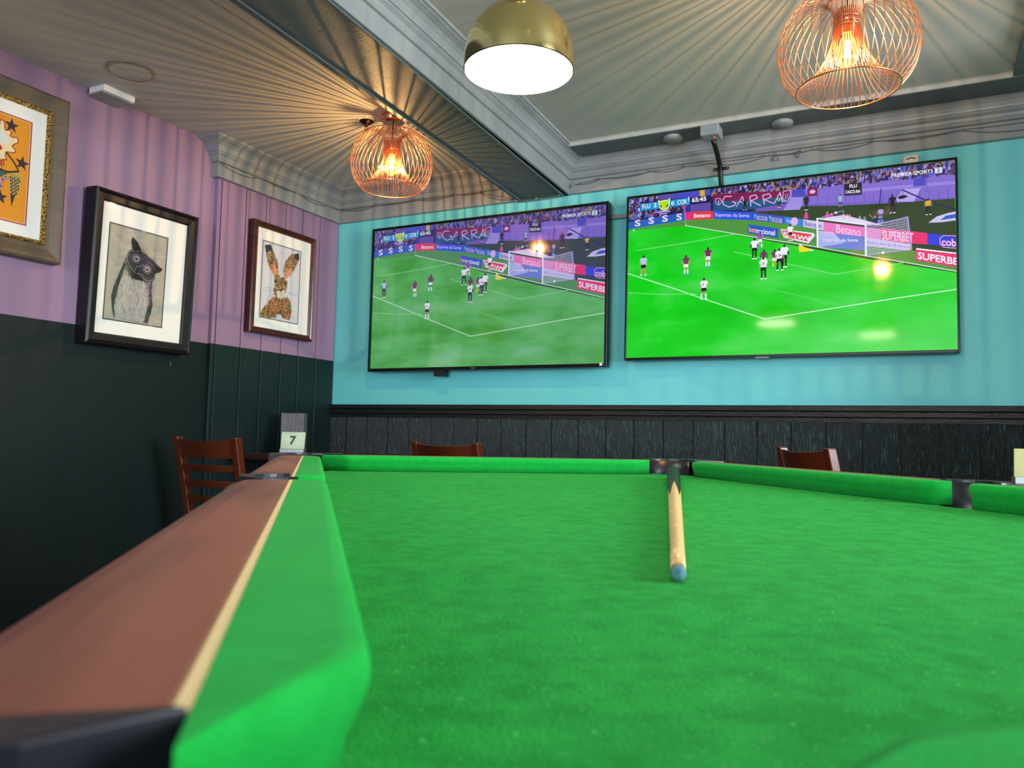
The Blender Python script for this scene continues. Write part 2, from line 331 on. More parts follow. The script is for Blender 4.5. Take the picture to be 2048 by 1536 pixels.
MB().tube([(0, -.19, 2.294), (0.001, -.165, 2.280), (.002, -.13, 2.262), (.002, -.085, 2.235), (.002, -.055, 2.21), (.002, -.042, 2.18), (.002, -.036, 2.16), (.002, -.022, 2.13), (.002, -.015, 2.112), (.002, -.015, 2.104)], .012, 12).build('pipe', M['blackm'], t)
w = MB(); w.box(-.036, .040, -.031, -.027, 2.200, 2.216); w.build('clip', M['blackm'], t, bevel=.002)
w = MB(); w.lathe([(.004, 0), (.003, .002), (.0001, .003)], 10, (0, 0, 0))
for s_ in (-.028, .032): MB().box(s_-.003, s_+.003, -.033, -.0295, 2.205, 2.211).build('screw', M['steel'], t, bevel=.001)
t = empty('motion_sensor', (3.163, 0, 2.13)); tag(t, 'small white domed plastic sensor on turquoise wall above right television', 'sensor')
MB().box(-.034, .034, -.038, 0, -.05, .032).build('housing', M['offwhite'], t, bevel=.014, seg=4)
w = MB(); w.tube([(-.018, -.0385, .008), (0, -.0405, .014), (.018, -.0385, .008)], .0025, 8); w.build('slot', M['blackm'], t)
o = MB().tube([(1.66, -.012, 2.033), (2.05, -.012, 2.033)], .011, 12).build('wall_conduit', M['cornice']); tag(o, 'short horizontal grey conduit on the wall between the two televisions', 'conduit')
o = MB().box(.855, .90, -.034, -.0245, 2.20, 2.262).build('blank_plate', M['fascia'], bevel=.003); tag(o, 'small painted blank plate on the cornice fascia above left television', 'cover plate')
def hook(x, flip, label):
    z = 2.228; s_ = .016; a = [(x-s_, -.032, z-s_*.8), (x+s_, -.032, z-s_), (x+.002, -.032, z+s_)] if not flip else [(x-s_, -.032, z+s_*.6), (x+s_, -.032, z+s_), (x+.004, -.032, z-s_)]
    tag(MB().tube(a, .0026, 6, closed=True).build('triangle_hook', M['slate']), label, 'hook', 'triangular wire hooks on the cornice')
hook(2.599, 0, 'triangular wire hook on the cornice, point up, left of the pair'); hook(2.694, 1, 'triangular wire hook on the cornice, point down, right of the pair')
def cablerun(name, pts, sag, label, clips, nrm):
    t = empty(name, (0, 0, 0)); tag(t, label, 'cable', 'thin cables pinned along the cornice')
    for k in range(2):
        w = MB(); q = []
        for i in range(len(pts)-1):
            a = Vector(pts[i]); b = Vector(pts[i+1])
            for j in range(10):
                f = j/10; p = a.lerp(b, f); s_ = sag*4*f*(1-f)*(b-a).length*(1 if (i+k) % 2 else .25)*(1 if k == 0 else 1.5); q.append(p-Vector((0, 0, s_+k*.003))+Vector(nrm)*(.002*k))
        q.append(Vector(pts[-1])); w.tube(q, .0018, 6); w.build('wire', M['cable'], t)
    for p in clips:
        p = Vector(p); w = MB(); w.obox(p+Vector(nrm)*.003, (1, 0, 0), (0, 1, 0), (0, 0, 1), .0065, .0065, .004); w.build('cable_clip', M['cornice'], t, bevel=.002)
    return t
pl = [(.042, -.986, 2.257), (.042, -.69, 2.262), (.042, -.397, 2.264), (.042, -.127, 2.264), (.05, -.042, 2.262)]
cablerun('cable_run', pl, .06, 'grey cable pinned along the cornice of the left wall', pl[:-1], (1, 0, 0))
pl = [(.06, -.0385, 2.262), (.331, -.0385, 2.262), (.605, -.0385, 2.262), (.844, -.0385, 2.26), (1.022, -.0385, 2.25), (1.24, -.030, 2.19)]
cablerun('cable_run', pl, .05, 'grey cable pinned along the cornice above the left television', pl[1:-1], (0, -1, 0))
pl = [(1.25, -.030, 2.177), (1.37, -.030, 2.175), (1.501, -.030, 2.177), (1.575, -.032, 2.224)]
cablerun('cable_run', pl, .01, 'grey cable pinned under the end of the beam', pl, (0, -1, 0))
pl = [(1.60, -.030, 2.228), (1.736, -.030, 2.240), (2.007, -.030, 2.243), (2.178, -.030, 2.245), (2.293, -.030, 2.244), (2.559, -.030, 2.244), (2.772, -.030, 2.243), (3.018, -.030, 2.244), (3.351, -.030, 2.241), (3.8, -.030, 2.243)]
cablerun('cable_run', pl, .05, 'grey cable looping along the cornice above the right television', pl, (0, -1, 0))

# ------------------------------------------------------------------ pictures and screens: flat artwork as coloured pieces
PAL = dict(navy=(34, 26, 84), wallp=(128, 104, 204), wallp2=(112, 86, 176), wallp3=(150, 130, 224), wallp4=(92, 74, 160), track=(40, 62, 32), blue3=(70, 72, 190), blue4=(44, 46, 150), gold=(214, 170, 50),
 teal=(24, 84, 128), maroon=(120, 24, 74), pink2=(226, 176, 240), lilac=(178, 160, 240), spink=(236, 214, 250), bb1=(34, 92, 190), pink3=(226, 40, 130), red1=(232, 48, 66), wht=(240, 240, 255), bb2=(40, 80, 222),
 lil2=(206, 200, 250), bb3=(62, 80, 190), cyan2=(80, 190, 220), cy1=(48, 130, 214), lil3=(206, 196, 240), purp=(84, 60, 150), pk4=(232, 120, 196), pk5=(248, 196, 236), lbl=(110, 130, 216), red2=(232, 42, 106),
 pk6=(252, 190, 226), bb4=(44, 60, 214), bb5=(26, 84, 200), orng=(250, 150, 110), dk=(22, 18, 34), nav2=(24, 30, 92), pk7=(222, 60, 170), tl2=(36, 170, 186), line=(206, 244, 214), line2=(130, 226, 136), line3=(90, 214, 96),
 grn=(70, 190, 150), lgrn=(130, 190, 200), scb=(30, 150, 206), scn=(20, 26, 74), lime=(186, 226, 20), drk2=(60, 60, 60), olv=(140, 160, 10), lil4=(206, 222, 244), bw=(176, 206, 244), mar=(112, 40, 92), mar2=(140, 76, 190),
 yel=(240, 222, 20), gr2=(76, 148, 60), skin=(196, 140, 110), netp=(226, 214, 246), neth=(210, 206, 248), k=(40, 26, 30), boot=(60, 150, 240))
_txt = {}
def glyphs(s, bold):
    if (s, bold) in _txt: return _txt[(s, bold)]
    cu = bpy.data.curves.new('lettering', 'FONT'); cu.body = s; cu.size = 1; cu.resolution_u = 3
    if bold: cu.offset = .012*(2 if bold == 1 else 1)
    o = bpy.data.objects.new('lettering', cu); COL.objects.link(o); dg = bpy.context.evaluated_depsgraph_get(); dg.update()
    me = bpy.data.meshes.new_from_object(o.evaluated_get(dg)); vs = [(v.co.x, v.co.y) for v in me.vertices]; fs = [tuple(p.vertices) for p in me.polygons]
    bpy.data.objects.remove(o); bpy.data.curves.remove(cu); bpy.data.meshes.remove(me)
    x0 = min(v[0] for v in vs); x1 = max(v[0] for v in vs); y0 = min(v[1] for v in vs); y1 = max(v[1] for v in vs)
    _txt[(s, bold)] = ([((a-x0)/(x1-x0), (b-y0)/(y1-y0)) for a, b in vs], fs); return _txt[(s, bold)]
def inside(p, poly):
    x, y = p; r = False; j = len(poly)-1
    for i in range(len(poly)):
        xi, yi = poly[i]; xj, yj = poly[j]
        if (yi > y) != (yj > y) and x < (xj-xi)*(y-yi)/(yj-yi)+xi: r = not r
        j = i
    return r
from mathutils.geometry import tessellate_polygon
class Paint:
    """flat artwork; each colour piece is laid a few microns over the last"""
    def __init__(s, place, step=1e-5): s.mb = MB(); s.place = place; s.z = 0; s.step = step
    def up(s): s.z += s.step
    def poly(s, col, pts, mi=0, raise_=True):
        if raise_: s.up()
        tr = tessellate_polygon([[Vector((a, b, 0)) for a, b in pts]]); vs = [s.place(a, b, s.z) for a, b in pts]
        c = lin(PAL[col]) if isinstance(col, str) else lin(col); fs = []
        for t in tr:
            a, b, c_ = [pts[i] for i in t]; ar = (b[0]-a[0])*(c_[1]-a[1])-(b[1]-a[1])*(c_[0]-a[0]); fs.append(tuple(t) if ar > 0 else tuple(reversed(t)))
        s.mb.add(vs, fs, mi, c)
    def line(s, col, w, pts):
        s.up(); h = w/2
        for (x0, y0), (x1, y1) in zip(pts, pts[1:]):
            L = math.hypot(x1-x0, y1-y0) or 1; dx, dy = (x1-x0)/L, (y1-y0)/L; e = h*.3
            s.poly(col, [(x0-dx*e-dy*h, y0-dy*e+dx*h), (x0-dx*e+dy*h, y0-dy*e-dx*h), (x1+dx*e+dy*h, y1+dy*e-dx*h), (x1+dx*e-dy*h, y1+dy*e+dx*h)], raise_=False)
    def ell(s, col, c, rx, ry, n=18, rot=0):
        ca, sa = math.cos(rot), math.sin(rot)
        s.poly(col, [(c[0]+rx*math.cos(2*PI*i/n)*ca-ry*math.sin(2*PI*i/n)*sa, c[1]+rx*math.cos(2*PI*i/n)*sa+ry*math.sin(2*PI*i/n)*ca) for i in range(n)])
    def text(s, col, st, a, b, u, bold):
        s.up(); vs, fs = glyphs(st, bold); c = lin(PAL[col])
        s.mb.add([s.place(a[0]+(b[0]-a[0])*p+(u[0]-a[0])*q, a[1]+(b[1]-a[1])*p+(u[1]-a[1])*q, s.z) for p, q in vs], fs, 0, c)
    def person(s, f, h, shirt, shorts, socks, skin, _):
        x, y = f; q = h/100.; sk = 'skin' if rnd.random() < .6 and skin == 'k' else 'k'
        for sg in (-1, 1):
            k = rnd.uniform(.5, 1.2)*sg
            s.poly(sk if socks != 'dk' else 'k', [(x+sg*7*q-5*q, y+48*q), (x+sg*7*q+5*q, y+48*q), (x+k*9*q+3.5*q, y+24*q), (x+k*9*q-3.5*q, y+24*q)])
            s.poly(socks if socks != 'k' else sk, [(x+k*9*q-4*q, y+26*q), (x+k*9*q+4*q, y+26*q), (x+k*10*q+3*q, y+4*q), (x+k*10*q-3*q, y+4*q)])
            s.poly('boot' if shirt in ('mar', 'mar2') else 'wht', [(x+k*10*q-5*q, y+5*q), (x+k*10*q+4*q, y+5*q), (x+k*10*q+7*q, y), (x+k*10*q-5*q, y)])
        s.poly(shorts, [(x-13*q, y+38*q), (x-3*q, y+36*q), (x, y+42*q), (x+4*q, y+36*q), (x+13*q, y+39*q), (x+10*q, y+56*q), (x-10*q, y+56*q)])
        for sg in (-1, 1): s.poly(sk, [(x+sg*13*q, y+82*q), (x+sg*18*q, y+78*q), (x+sg*20*q, y+54*q), (x+sg*15*q, y+54*q)][::sg])
        s.poly(shirt, [(x-11*q, y+54*q), (x+11*q, y+54*q), (x+12*q, y+74*q), (x+19*q, y+70*q), (x+16*q, y+84*q), (x+6*q, y+88*q), (x-6*q, y+88*q), (x-16*q, y+84*q), (x-19*q, y+70*q), (x-12*q, y+74*q)])
        s.ell('k', (x, y+94*q), 5.5*q, 7*q, 10)
    def half(s, c, col):
        x, y = c; s.poly(col, [(x-9, y-2), (x+9, y-2), (x+11, y+14), (x+5, y+21), (x-5, y+21), (x-11, y+14)]); s.ell('skin', (x, y+26), 5, 6, 10)
    def crowd(s, poly, n):
        xs = [p[0] for p in poly]; ys = [p[1] for p in poly]; pal = [(56, 46, 130), (100, 100, 214), (36, 22, 60), (140, 110, 140), (84, 32, 92), (60, 96, 220), (150, 126, 80), (160, 156, 224), (40, 24, 50), (100, 56, 110), (30, 26, 80), (120, 104, 200), (70, 24, 66), (44, 34, 96), (30, 20, 50)]
        for i in range(n):
            for _ in range(40):
                x = rnd.uniform(min(xs), max(xs)); y = rnd.uniform(min(ys), max(ys))
                if inside((x, y), poly): break
            else: continue
            c = rnd.choice(pal); a = rnd.uniform(4, 9); b = rnd.uniform(6, 13)
            s.z += s.step*.05; y = min(y, 899-b); x = min(max(x, a), 1600-a)
            s.poly(c, [(x-a, y-b), (x+a*.8, y-b*.9), (x+a, y+b*.3), (x+a*.3, y+b), (x-a*.6, y+b*.8)], raise_=False)
            if rnd.random() < .4: s.z += s.step*.05; s.poly((150, 110, 110), [(x-2, y+b*.6), (x+2, y+b*.6), (x+2, min(899, y+b+3)), (x-2, min(899, y+b+3))], raise_=False)
    def net(s, q, col):
        a, b, c, d = q; n = 26
        for i in range(n+1):
            f = i/n; g = i/n
            s.line(col, 1.5, [(a[0]+(b[0]-a[0])*f, a[1]+(b[1]-a[1])*f), (d[0]+(c[0]-d[0])*f, d[1]+(c[1]-d[1])*f)])
            if i % 2: s.line(col, 1.5, [(a[0]+(d[0]-a[0])*g, a[1]+(d[1]-a[1])*g), (b[0]+(c[0]-b[0])*g, b[1]+(c[1]-b[1])*g)])
def clipx(pts):
    return [[min(1599.5, max(.5, x)), min(899.5, max(.5, y))] for x, y in pts]
def draw_screen(pt):
    pt.poly((20, 160, 30), [(0, 0), (1600, 0), (1600, 900), (0, 900)], 1)
    for s in SCREEN:
        k = s[0]
        if k == 'p': pt.poly(s[1], clipx(s[2]))
        elif k == 'l': pt.line(s[1], s[2]*.72, clipx(s[3]))
        elif k == 't':
            a, b, u = s[3], s[4], s[5]
            if b[0] > 1600: pt.text(s[1], s[2][:-1], a, [a[0]+(b[0]-a[0])*.86, a[1]+(b[1]-a[1])*.86], u, s[6])
            else: pt.text(s[1], s[2], a, b, u, s[6])
        elif k == 'e': pt.ell(s[1], s[2], s[3]*.86, s[4]*.86)
        elif k == 'm': pt.person(*s[1:])
        elif k == 'h': pt.half(s[1], s[2])
        elif k == 'C': pt.crowd(clipx(s[1]), s[2])
        elif k == 'net': pt.net(s[1], s[2])
        if k == 'p' and s[1] == 'track': pt.up()

def television(x, z, w, tilt, yaw, yoff, bez, chin, smat, gmat, label):
    h = w*9/16; t = empty('television', (x, -yoff, z), (-tilt, 0, yaw)); tag(t, label, 'television', 'wall televisions showing a football match')
    B = MB(); B.box(-bez, w+bez, .004, .045, -chin, h+bez); B.box(.18, w-.18, .045, yoff-.014, .10, h*.45); B.build('casing', M['tvblack'], t, bevel=.004)
    F = MB(); F.box(-bez, 0, -.006, .004, -chin, h+bez); F.box(w, w+bez, -.006, .004, -chin, h+bez); F.box(0, w, -.006, .004, -chin, 0); F.box(0, w, -.006, .004, h, h+bez)
    F.build('bezel', M['tvblack'], t, bevel=.0015, seg=1)
    pt = Paint(lambda a, b, d: (a*w/1600, .003-d, b*h/900)); draw_screen(pt); pt.mb.build('screen', [smat, gmat], t)
    return t, h
SCREEN=[["p","navy",[[0,900],[1600,900],[1601,714],[1101,734],[471,763],[-4,763]]],["p","wallp",[[864,844],[1105,846],[1272,839],[1599,835],[1601,714],[1318,723],[1101,738],[936,752],[856,736]]],["p","wallp2",[[680,842],[864,844],[864,735],[690,751]]],["p","wallp3",[[1201,810],[1599,799],[1601,784],[1201,796]]],["p","track",[[-8,723],[320,742],[471,777],[690,751],[830,743],[936,754],[1101,737],[1318,724],[1598,715],[1603,528],[1601,361],[1193,465],[655,619],[320,712],[-10,718]]],["p","gr2",[[-6,721],[322,744],[474,736],[683,708],[837,674],[925,649],[1022,620],[1213,569],[1281,527],[1432,478],[1602,419],[1601,364],[1386,424],[1213,471],[991,534],[669,618],[320,713],[-10,716]]],["C",[[455,899],[863,902],[1600,900],[1599,834],[1105,846],[864,844],[470,850]],900],["C",[[0,900],[170,900],[171,880],[68,866],[61,816],[-3,809]],110],["C",[[-3,819],[319,830],[319,789],[-3,768]],120],["p","blue3",[[249,900],[455,899],[451,862],[250,870]]],["p","wallp4",[[160,900],[249,900],[250,870],[171,872]]],["p","wallp4",[[347,827],[456,828],[457,780],[348,785]]],["p","blue4",[[319,830],[347,832],[350,787],[323,788]]],["p","gold",[[397,901],[424,900],[425,866],[399,866]]],["p","teal",[[470,836],[855,824],[851,778],[681,765],[471,778]]],["p","maroon",[[470,870],[864,844],[860,810],[654,815],[470,831]]],["l","pink2",7,[[567,847],[535,851],[519,832],[525,807],[554,790],[581,796],[590,810],[570,818]]],["l","pink2",6,[[591,787],[622,840],[638,789]]],["l","pink2",5,[[599,810],[640,811]]],["l","pink2",7,[[667,782],[661,835],[689,841],[700,823],[667,811],[716,779]]],["l","pink2",7,[[734,784],[726,834],[758,838],[769,820],[735,809],[778,785]]],["l","pink2",7,[[782,782],[812,838],[823,788],[836,794]]],["l","pink2",5,[[791,800],[825,803]]],["l","pink2",5,[[828,840],[851,846],[865,840],[862,809],[843,784],[825,807],[828,840]]],["l","lilac",4,[[838,826],[840,801]]],["l","lilac",4,[[851,828],[848,804]]],["l","pink2",4,[[484,844],[507,843],[515,820],[499,806],[482,822],[484,844]]],["l","lilac",8,[[498,832],[500,813]]],["p","bb1",[[-2,766],[319,788],[322,744],[-1,726]]],["t","spink","S",[36,738],[69,737],[36,775],1],["t","spink","S",[115,744],[147,743],[115,781],1],["t","spink","S",[193,747],[225,747],[192,784],1],["t","spink","S",[272,747],[303,747],[271,784],1],["p","pink3",[[320,788],[471,778],[474,736],[322,744]]],["p","red1",[[346,787],[471,778],[474,736],[349,742]]],["t","wht","Betano",[368,752],[457,747],[367,775],2],["p","bb2",[[471,780],[681,747],[683,706],[474,735]]],["t","lil2","Esportes da Sorte",[483,742],[658,718],[482,767],2],["p","bb3",[[681,747],[837,709],[837,672],[683,706]]],["t","lil2","SICOOB",[696,708],[750,695],[695,730],2],["t","lil2","SICOOB",[770,690],[823,676],[769,713],2],["p","cyan2",[[681,738],[693,735],[688,709]]],["p","cyan2",[[756,721],[768,718],[763,693]]],["p","cy1",[[835,709],[926,685],[925,647],[836,672]]],["e","pink2",[882,678],20,26],["t","lil2","App",[843,673],[873,665],[843,696],0],["p","lil3",[[926,685],[1024,661],[1022,618],[925,647]]],["t","purp","Buscopan",[933,645],[1012,623],[932,677],2],["p","pk4",[[1022,661],[1287,597],[1283,537],[1021,602]]],["t","pk5","Betano",[1080,601],[1193,570],[1080,644],2],["p","lbl",[[993,611],[1213,569],[1213,499],[993,536]]],["t","wht","Esportes da Sorte",[1020,558],[1179,541],[1020,579],2],["p","red2",[[1283,606],[1481,560],[1480,505],[1281,538]]],["t","pk6","SUPERBET",[1287,546],[1422,520],[1287,593],1],["p","bb4",[[1481,560],[1603,532],[1602,480],[1480,505]]],["t","pk6","cob",[1540,494],[1600,483],[1540,531],1],["l","pk6",4,[[1603,535],[1549,542],[1534,529],[1534,502],[1548,486],[1602,476]]],["p","lil3",[[1213,565],[1408,513],[1407,482],[1213,523]]],["t","purp","Entre no Embracon",[1221,533],[1401,494],[1221,546],0],["p","bb5",[[653,687],[805,648],[803,600],[655,640]]],["t","wht","nacional",[693,637],[788,614],[692,665],2],["t","orng","bet",[658,647],[691,638],[658,675],1],["p","wht",[[815,645],[831,643],[973,609],[981,597],[950,559],[831,600]]],["p","red1",[[820,638],[835,637],[968,603],[945,568],[835,605]]],["l","wht",9,[[832,630],[841,609],[861,601]]],["l","wht",9,[[844,627],[858,610]]],["l","wht",9,[[873,619],[870,604],[884,611],[889,592]]],["l","wht",8,[[899,607],[908,585],[918,602],[926,579],[937,597],[948,574],[956,596]]],["p","wht",[[1433,492],[1602,455],[1602,448],[1433,484]]],["p","red2",[[1432,485],[1602,449],[1601,386],[1430,433]]],["t","wht","SUPERBET",[1439,438],[1633,387],[1440,473],1],["l","lilac",4,[[318,788],[323,716]]],["p","dk",[[1117,843],[1198,842],[1198,780],[1118,784]]],["t","wht","FLU",[1142,821],[1176,820],[1142,838],1],["t","wht","CAICÓ-RN",[1123,794],[1190,790],[1123,814],1],["p","maroon",[[944,845],[993,845],[993,800],[946,800]]],["e","pink2",[969,823],16,12],["p","lilac",[[828,743],[866,804],[933,804],[908,737]]],["l","wallp4",3,[[835,746],[870,801]]],["l","wallp4",3,[[844,745],[877,801]]],["l","wallp4",3,[[852,744],[884,801]]],["l","wallp4",3,[[861,743],[892,801]]],["l","wallp4",3,[[869,742],[899,801]]],["l","wallp4",3,[[878,741],[906,801]]],["l","wallp4",3,[[886,740],[913,801]]],["l","wallp4",3,[[895,739],[920,801]]],["l","wallp4",3,[[903,738],[928,801]]],["p","blue3",[[872,843],[936,842],[934,800],[871,805]]],["l","blue3",3,[[949,798],[950,752]]],["l","blue3",3,[[993,796],[994,750]]],["l","blue3",3,[[1037,793],[1038,747]]],["l","blue3",3,[[1080,791],[1081,744]]],["l","blue3",3,[[1123,788],[1124,742]]],["l","blue3",3,[[1166,786],[1166,739]]],["l","blue3",3,[[1208,784],[1208,736]]],["l","blue3",3,[[1249,781],[1250,734]]],["l","blue3",3,[[1291,779],[1291,731]]],["l","blue3",3,[[1331,777],[1332,729]]],["l","blue3",3,[[1372,774],[1372,726]]],["l","blue3",3,[[1412,772],[1413,724]]],["l","blue3",3,[[1452,770],[1452,721]]],["l","blue3",3,[[1491,768],[1491,719]]],["l","blue3",3,[[1530,765],[1530,717]]],["l","blue3",3,[[1568,763],[1569,714]]],["l","blue3",3,[[936,759],[1113,743],[1318,729],[1598,719]]],["p","lilac",[[1341,728],[1380,786],[1456,782],[1426,718]]],["p","dk",[[1355,746],[1368,756],[1387,756],[1401,747],[1387,740],[1368,737]]],["l","dk",3,[[1378,776],[1379,753]]],["l","nav2",9,[[1377,782],[1469,724],[1604,661]]],["p","lil3",[[1486,609],[1520,635],[1571,648],[1604,651],[1603,609],[1542,606]]],["p","bb1",[[1535,616],[1560,636],[1603,639],[1603,621]]],["l","blue4",8,[[1284,799],[1276,721]]],["l","blue3",3,[[1425,841],[1481,838],[1481,756]]],["p","blue3",[[1425,832],[1477,832],[1477,791],[1425,792]]],["m",[636,764],59,"dk","dk","dk","k",0],["m",[806,759],58,"grn","dk","dk","k",0],["m",[939,730],78,"dk","dk","dk","dk",0],["m",[1099,734],59,"lgrn","lgrn","dk","k",0],["m",[1333,672],91,"dk","dk","dk","dk",0],["m",[1486,647],79,"gold","dk","dk","k",0],["h",[939,689],"pk7"],["h",[1039,680],"pk7"],["h",[1058,671],"pk7"],["h",[1130,657],"pk7"],["h",[1113,660],"lilac"],["h",[1142,655],"dk"],["h",[1188,643],"tl2"],["h",[1209,636],"tl2"],["h",[1256,635],"nav2"],["h",[1279,632],"bb1"],["m",[1281,637],68,"lilac","bb1","bb1","k",0],["l","lilac",3,[[1231,677],[1248,654]]],["e","wht",[1079,702],8,7],["l","line",6,[[320,715],[669,620],[991,536],[1213,472],[1386,426],[1601,367]]],["l","line",6,[[-3,474],[229,386],[440,300],[624,228],[739,183]]],["l","line",6,[[739,183],[876,199],[1114,227],[1347,255],[1600,282]]],["l","line2",5,[[46,600],[322,617],[583,641]]],["l","line2",5,[[580,548],[849,461],[1073,391]]],["l","line2",5,[[1073,391],[1386,426]]],["l","line2",5,[[5,365],[181,345],[355,338],[393,332]]],["l","line3",5,[[755,340],[1114,229]]],["net",[[992,679],[1113,687],[1287,618],[1213,625]],"netp"],["net",[[1213,625],[1398,645],[1414,486],[1213,474]],"neth"],["net",[[995,619],[1065,603],[1114,544],[1000,533]],"neth"],["l","lilac",4,[[991,679],[1113,709],[1115,665]]],["l","lilac",5,[[1213,625],[1318,631],[1398,647]]],["l","lilac",8,[[1398,647],[1414,486]]],["l","lilac",4,[[1414,486],[1213,472]]],["l","wht",8,[[992,681],[1215,627]]],["l","wht",11,[[992,683],[993,535]]],["l","wht",11,[[1214,629],[1214,472]]],["m",[91,456],112,"bw","dk","k","k",0],["m",[328,443],107,"mar","wht","wht","k",0],["m",[446,475],108,"mar","wht","wht","k",0],["m",[426,303],115,"wht","dk","wht","k",0],["m",[714,553],89,"mar2","wht","wht","k",0],["m",[686,499],111,"wht","dk","dk","k",0],["m",[733,452],93,"mar","wht","wht","k",0],["m",[731,390],116,"wht","dk","dk","k",0],["m",[787,446],96,"mar","wht","yel","k",0],["m",[834,444],119,"wht","dk","dk","k",0],["m",[810,429],116,"wht","dk","dk","k",0],["m",[863,577],87,"wht","dk","k","k",0],["p","yel",[[903,547],[914,553],[925,545],[937,538],[958,528],[960,520],[929,515],[906,518]]],["p","wht",[[956,527],[975,522],[973,517],[956,519]]],["e","wht",[912,554],7,6],["e","wht",[33,716],5,5],["e","wht",[1290,481],8,8],["t","nav2","27",[724,462],[738,461],[724,479],1],["t","nav2","24",[804,502],[818,500],[804,518],1],["t","nav2","8",[421,376],[427,375],[420,391],1],["p","scb",[[68,861],[345,864],[346,827],[69,821]]],["p","scn",[[347,864],[454,866],[454,829],[347,827]]],["p","wht",[[58,840],[64,840],[64,821],[58,821]]],["p","wht",[[337,869],[342,869],[342,845],[338,845]]],["t","wht","FLU",[79,832],[124,833],[79,856],2],["t","wht","2",[146,833],[162,834],[145,857],1],["t","wht","0",[244,833],[259,834],[243,855],1],["t","wht","COR",[277,833],[330,834],[276,858],2],["t","wht","65:45",[357,837],[435,837],[356,862],1],["p","wht",[[169,871],[183,865],[203,868],[222,866],[236,876],[235,841],[227,818],[206,806],[184,819],[173,844]]],["p","lime",[[172,867],[184,861],[203,865],[223,862],[232,871],[231,841],[224,821],[206,810],[186,822],[177,844]]],["p","drk2",[[179,847],[191,834],[190,824],[181,835]]],["p","drk2",[[227,846],[215,835],[218,823],[226,834]]],["l","olv",3,[[193,854],[205,842],[217,853]]],["p","red1",[[311,823],[326,823],[327,813],[311,813]]],["p","lilac",[[162,808],[236,807],[236,799],[162,800]]],["p","lilac",[[184,795],[222,794],[222,789],[184,789]]],["t","wht","PREMIER SPORTS",[1330,848],[1508,847],[1330,867],2],["p","lil4",[[1515,870],[1547,870],[1547,843],[1516,843]]],["t","nav2","2",[1525,847],[1537,847],[1525,866],2]]
OWL={"body":[[98,342],[83,293],[63,232],[37,159],[27,109],[34,57],[47,9],[226,2],[240,102],[231,178],[242,257]],"belly":[[66,227],[59,135],[48,59],[57,11],[203,7],[219,105],[216,157],[187,211],[125,204],[92,249]],"wingl":[[94,318],[65,244],[37,159],[27,109],[39,35],[49,11],[44,70],[55,145],[78,229]],"wingr":[[233,226],[221,176],[232,119],[219,75],[205,11],[225,8],[240,66],[244,103],[232,160]],"head":[[112,412],[142,387],[162,357],[205,338],[246,312],[285,289],[271,272],[246,258],[243,228],[213,209],[162,209],[124,213],[109,242],[93,284],[96,330],[114,356],[107,396]],"earl":[[115,412],[107,396],[114,360],[129,347],[162,360],[141,393]],"earr":[[240,301],[285,289],[271,271],[247,269]],"arc":[[98,328],[92,295],[109,265],[141,242]],"arc2":[[144,243],[173,238],[192,218],[219,216],[242,237]],"arc3":[[141,242],[149,273],[176,288],[214,287]],"eyel":[[140,313]],"eyer":[[201,272]],"beak":[[145,275],[160,264],[143,234],[136,253]],"dark":[[141,237],[160,234],[187,217],[149,212],[127,222]]}
HARE={"earl":[[14,425],[52,437],[89,392],[121,338],[122,278],[99,262],[62,293],[39,326],[26,382]],"earlin":[[57,319],[96,327],[120,283],[103,265],[77,279]],"earlt":[[10,425],[52,440],[71,409],[23,384]],"earr":[[182,368],[217,416],[281,440],[288,403],[259,340],[216,280],[180,264],[167,293],[169,338]],"earrin":[[186,296],[229,334],[237,318],[202,274],[183,268]],"earrt":[[249,423],[281,440],[288,403],[264,392]],"head":[[93,250],[120,277],[143,257],[172,266],[203,244],[191,180],[178,144],[149,127],[120,133],[93,162],[102,202]],"muz":[[115,166],[140,181],[176,183],[189,157],[157,129],[124,134]],"nose":[[132,181],[165,192],[151,170]],"eyel":[[106,231]],"eyer":[[183,233]],"chest":[[95,129],[57,95],[4,26],[7,5],[62,2],[119,11],[132,35],[161,40],[177,17],[230,14],[243,64],[232,119],[208,149],[157,126],[120,128]],"w1":[[11,174],[96,184]],"w2":[[9,157],[93,170]],"w3":[[199,181],[283,171]],"w4":[[36,102],[97,151]],"sig":[[251,43],[268,42],[264,16],[276,15]]}
BIRD={"corner":[[-1915,2112],[-1918,1691],[-1921,2104],[-1924,1698]],"stars":[[-1996,2070],[-1947,1935],[-2022,1779]],"body":[[-2056,2066],[-2050,2071],[-2040,2061],[-2041,2077],[-2030,2079],[-2022,2070],[-2022,2054],[-2017,2043],[-2002,2051],[-1995,2043],[-1999,2028],[-1989,2025],[-1975,2030],[-1966,2023],[-1970,2008],[-1983,2000],[-1989,1990],[-1977,1979],[-1975,1969],[-1989,1964],[-2010,1961],[-2013,1946],[-2006,1928],[-2016,1929],[-2030,1917],[-2027,1902],[-2023,1890],[-2044,1878]],"eye":[[-2055,2043],[-2036,2045],[-2019,2031],[-2005,2013],[-1999,1993],[-2016,1989],[-2036,1989],[-2052,1990]],"dot":[[-2040,2012]],"red":[[-2051,1986],[-2042,1988],[-2024,1972],[-2031,1960],[-2049,1946]],"br1":[[-2010,1959],[-1984,1936],[-1969,1917],[-1958,1900]],"br2":[[-2044,1870],[-2026,1885],[-1997,1884],[-1957,1899]],"leaf":[[-1992,1879],[-1951,1892],[-1946,1877],[-1954,1830],[-1977,1751],[-1984,1818],[-1990,1856]],"flow":[[-2043,1860],[-2026,1882],[-1998,1881],[-1998,1857],[-2014,1843],[-2011,1827],[-2024,1809],[-2039,1790]],"frameR":[[-1897,2172]]}

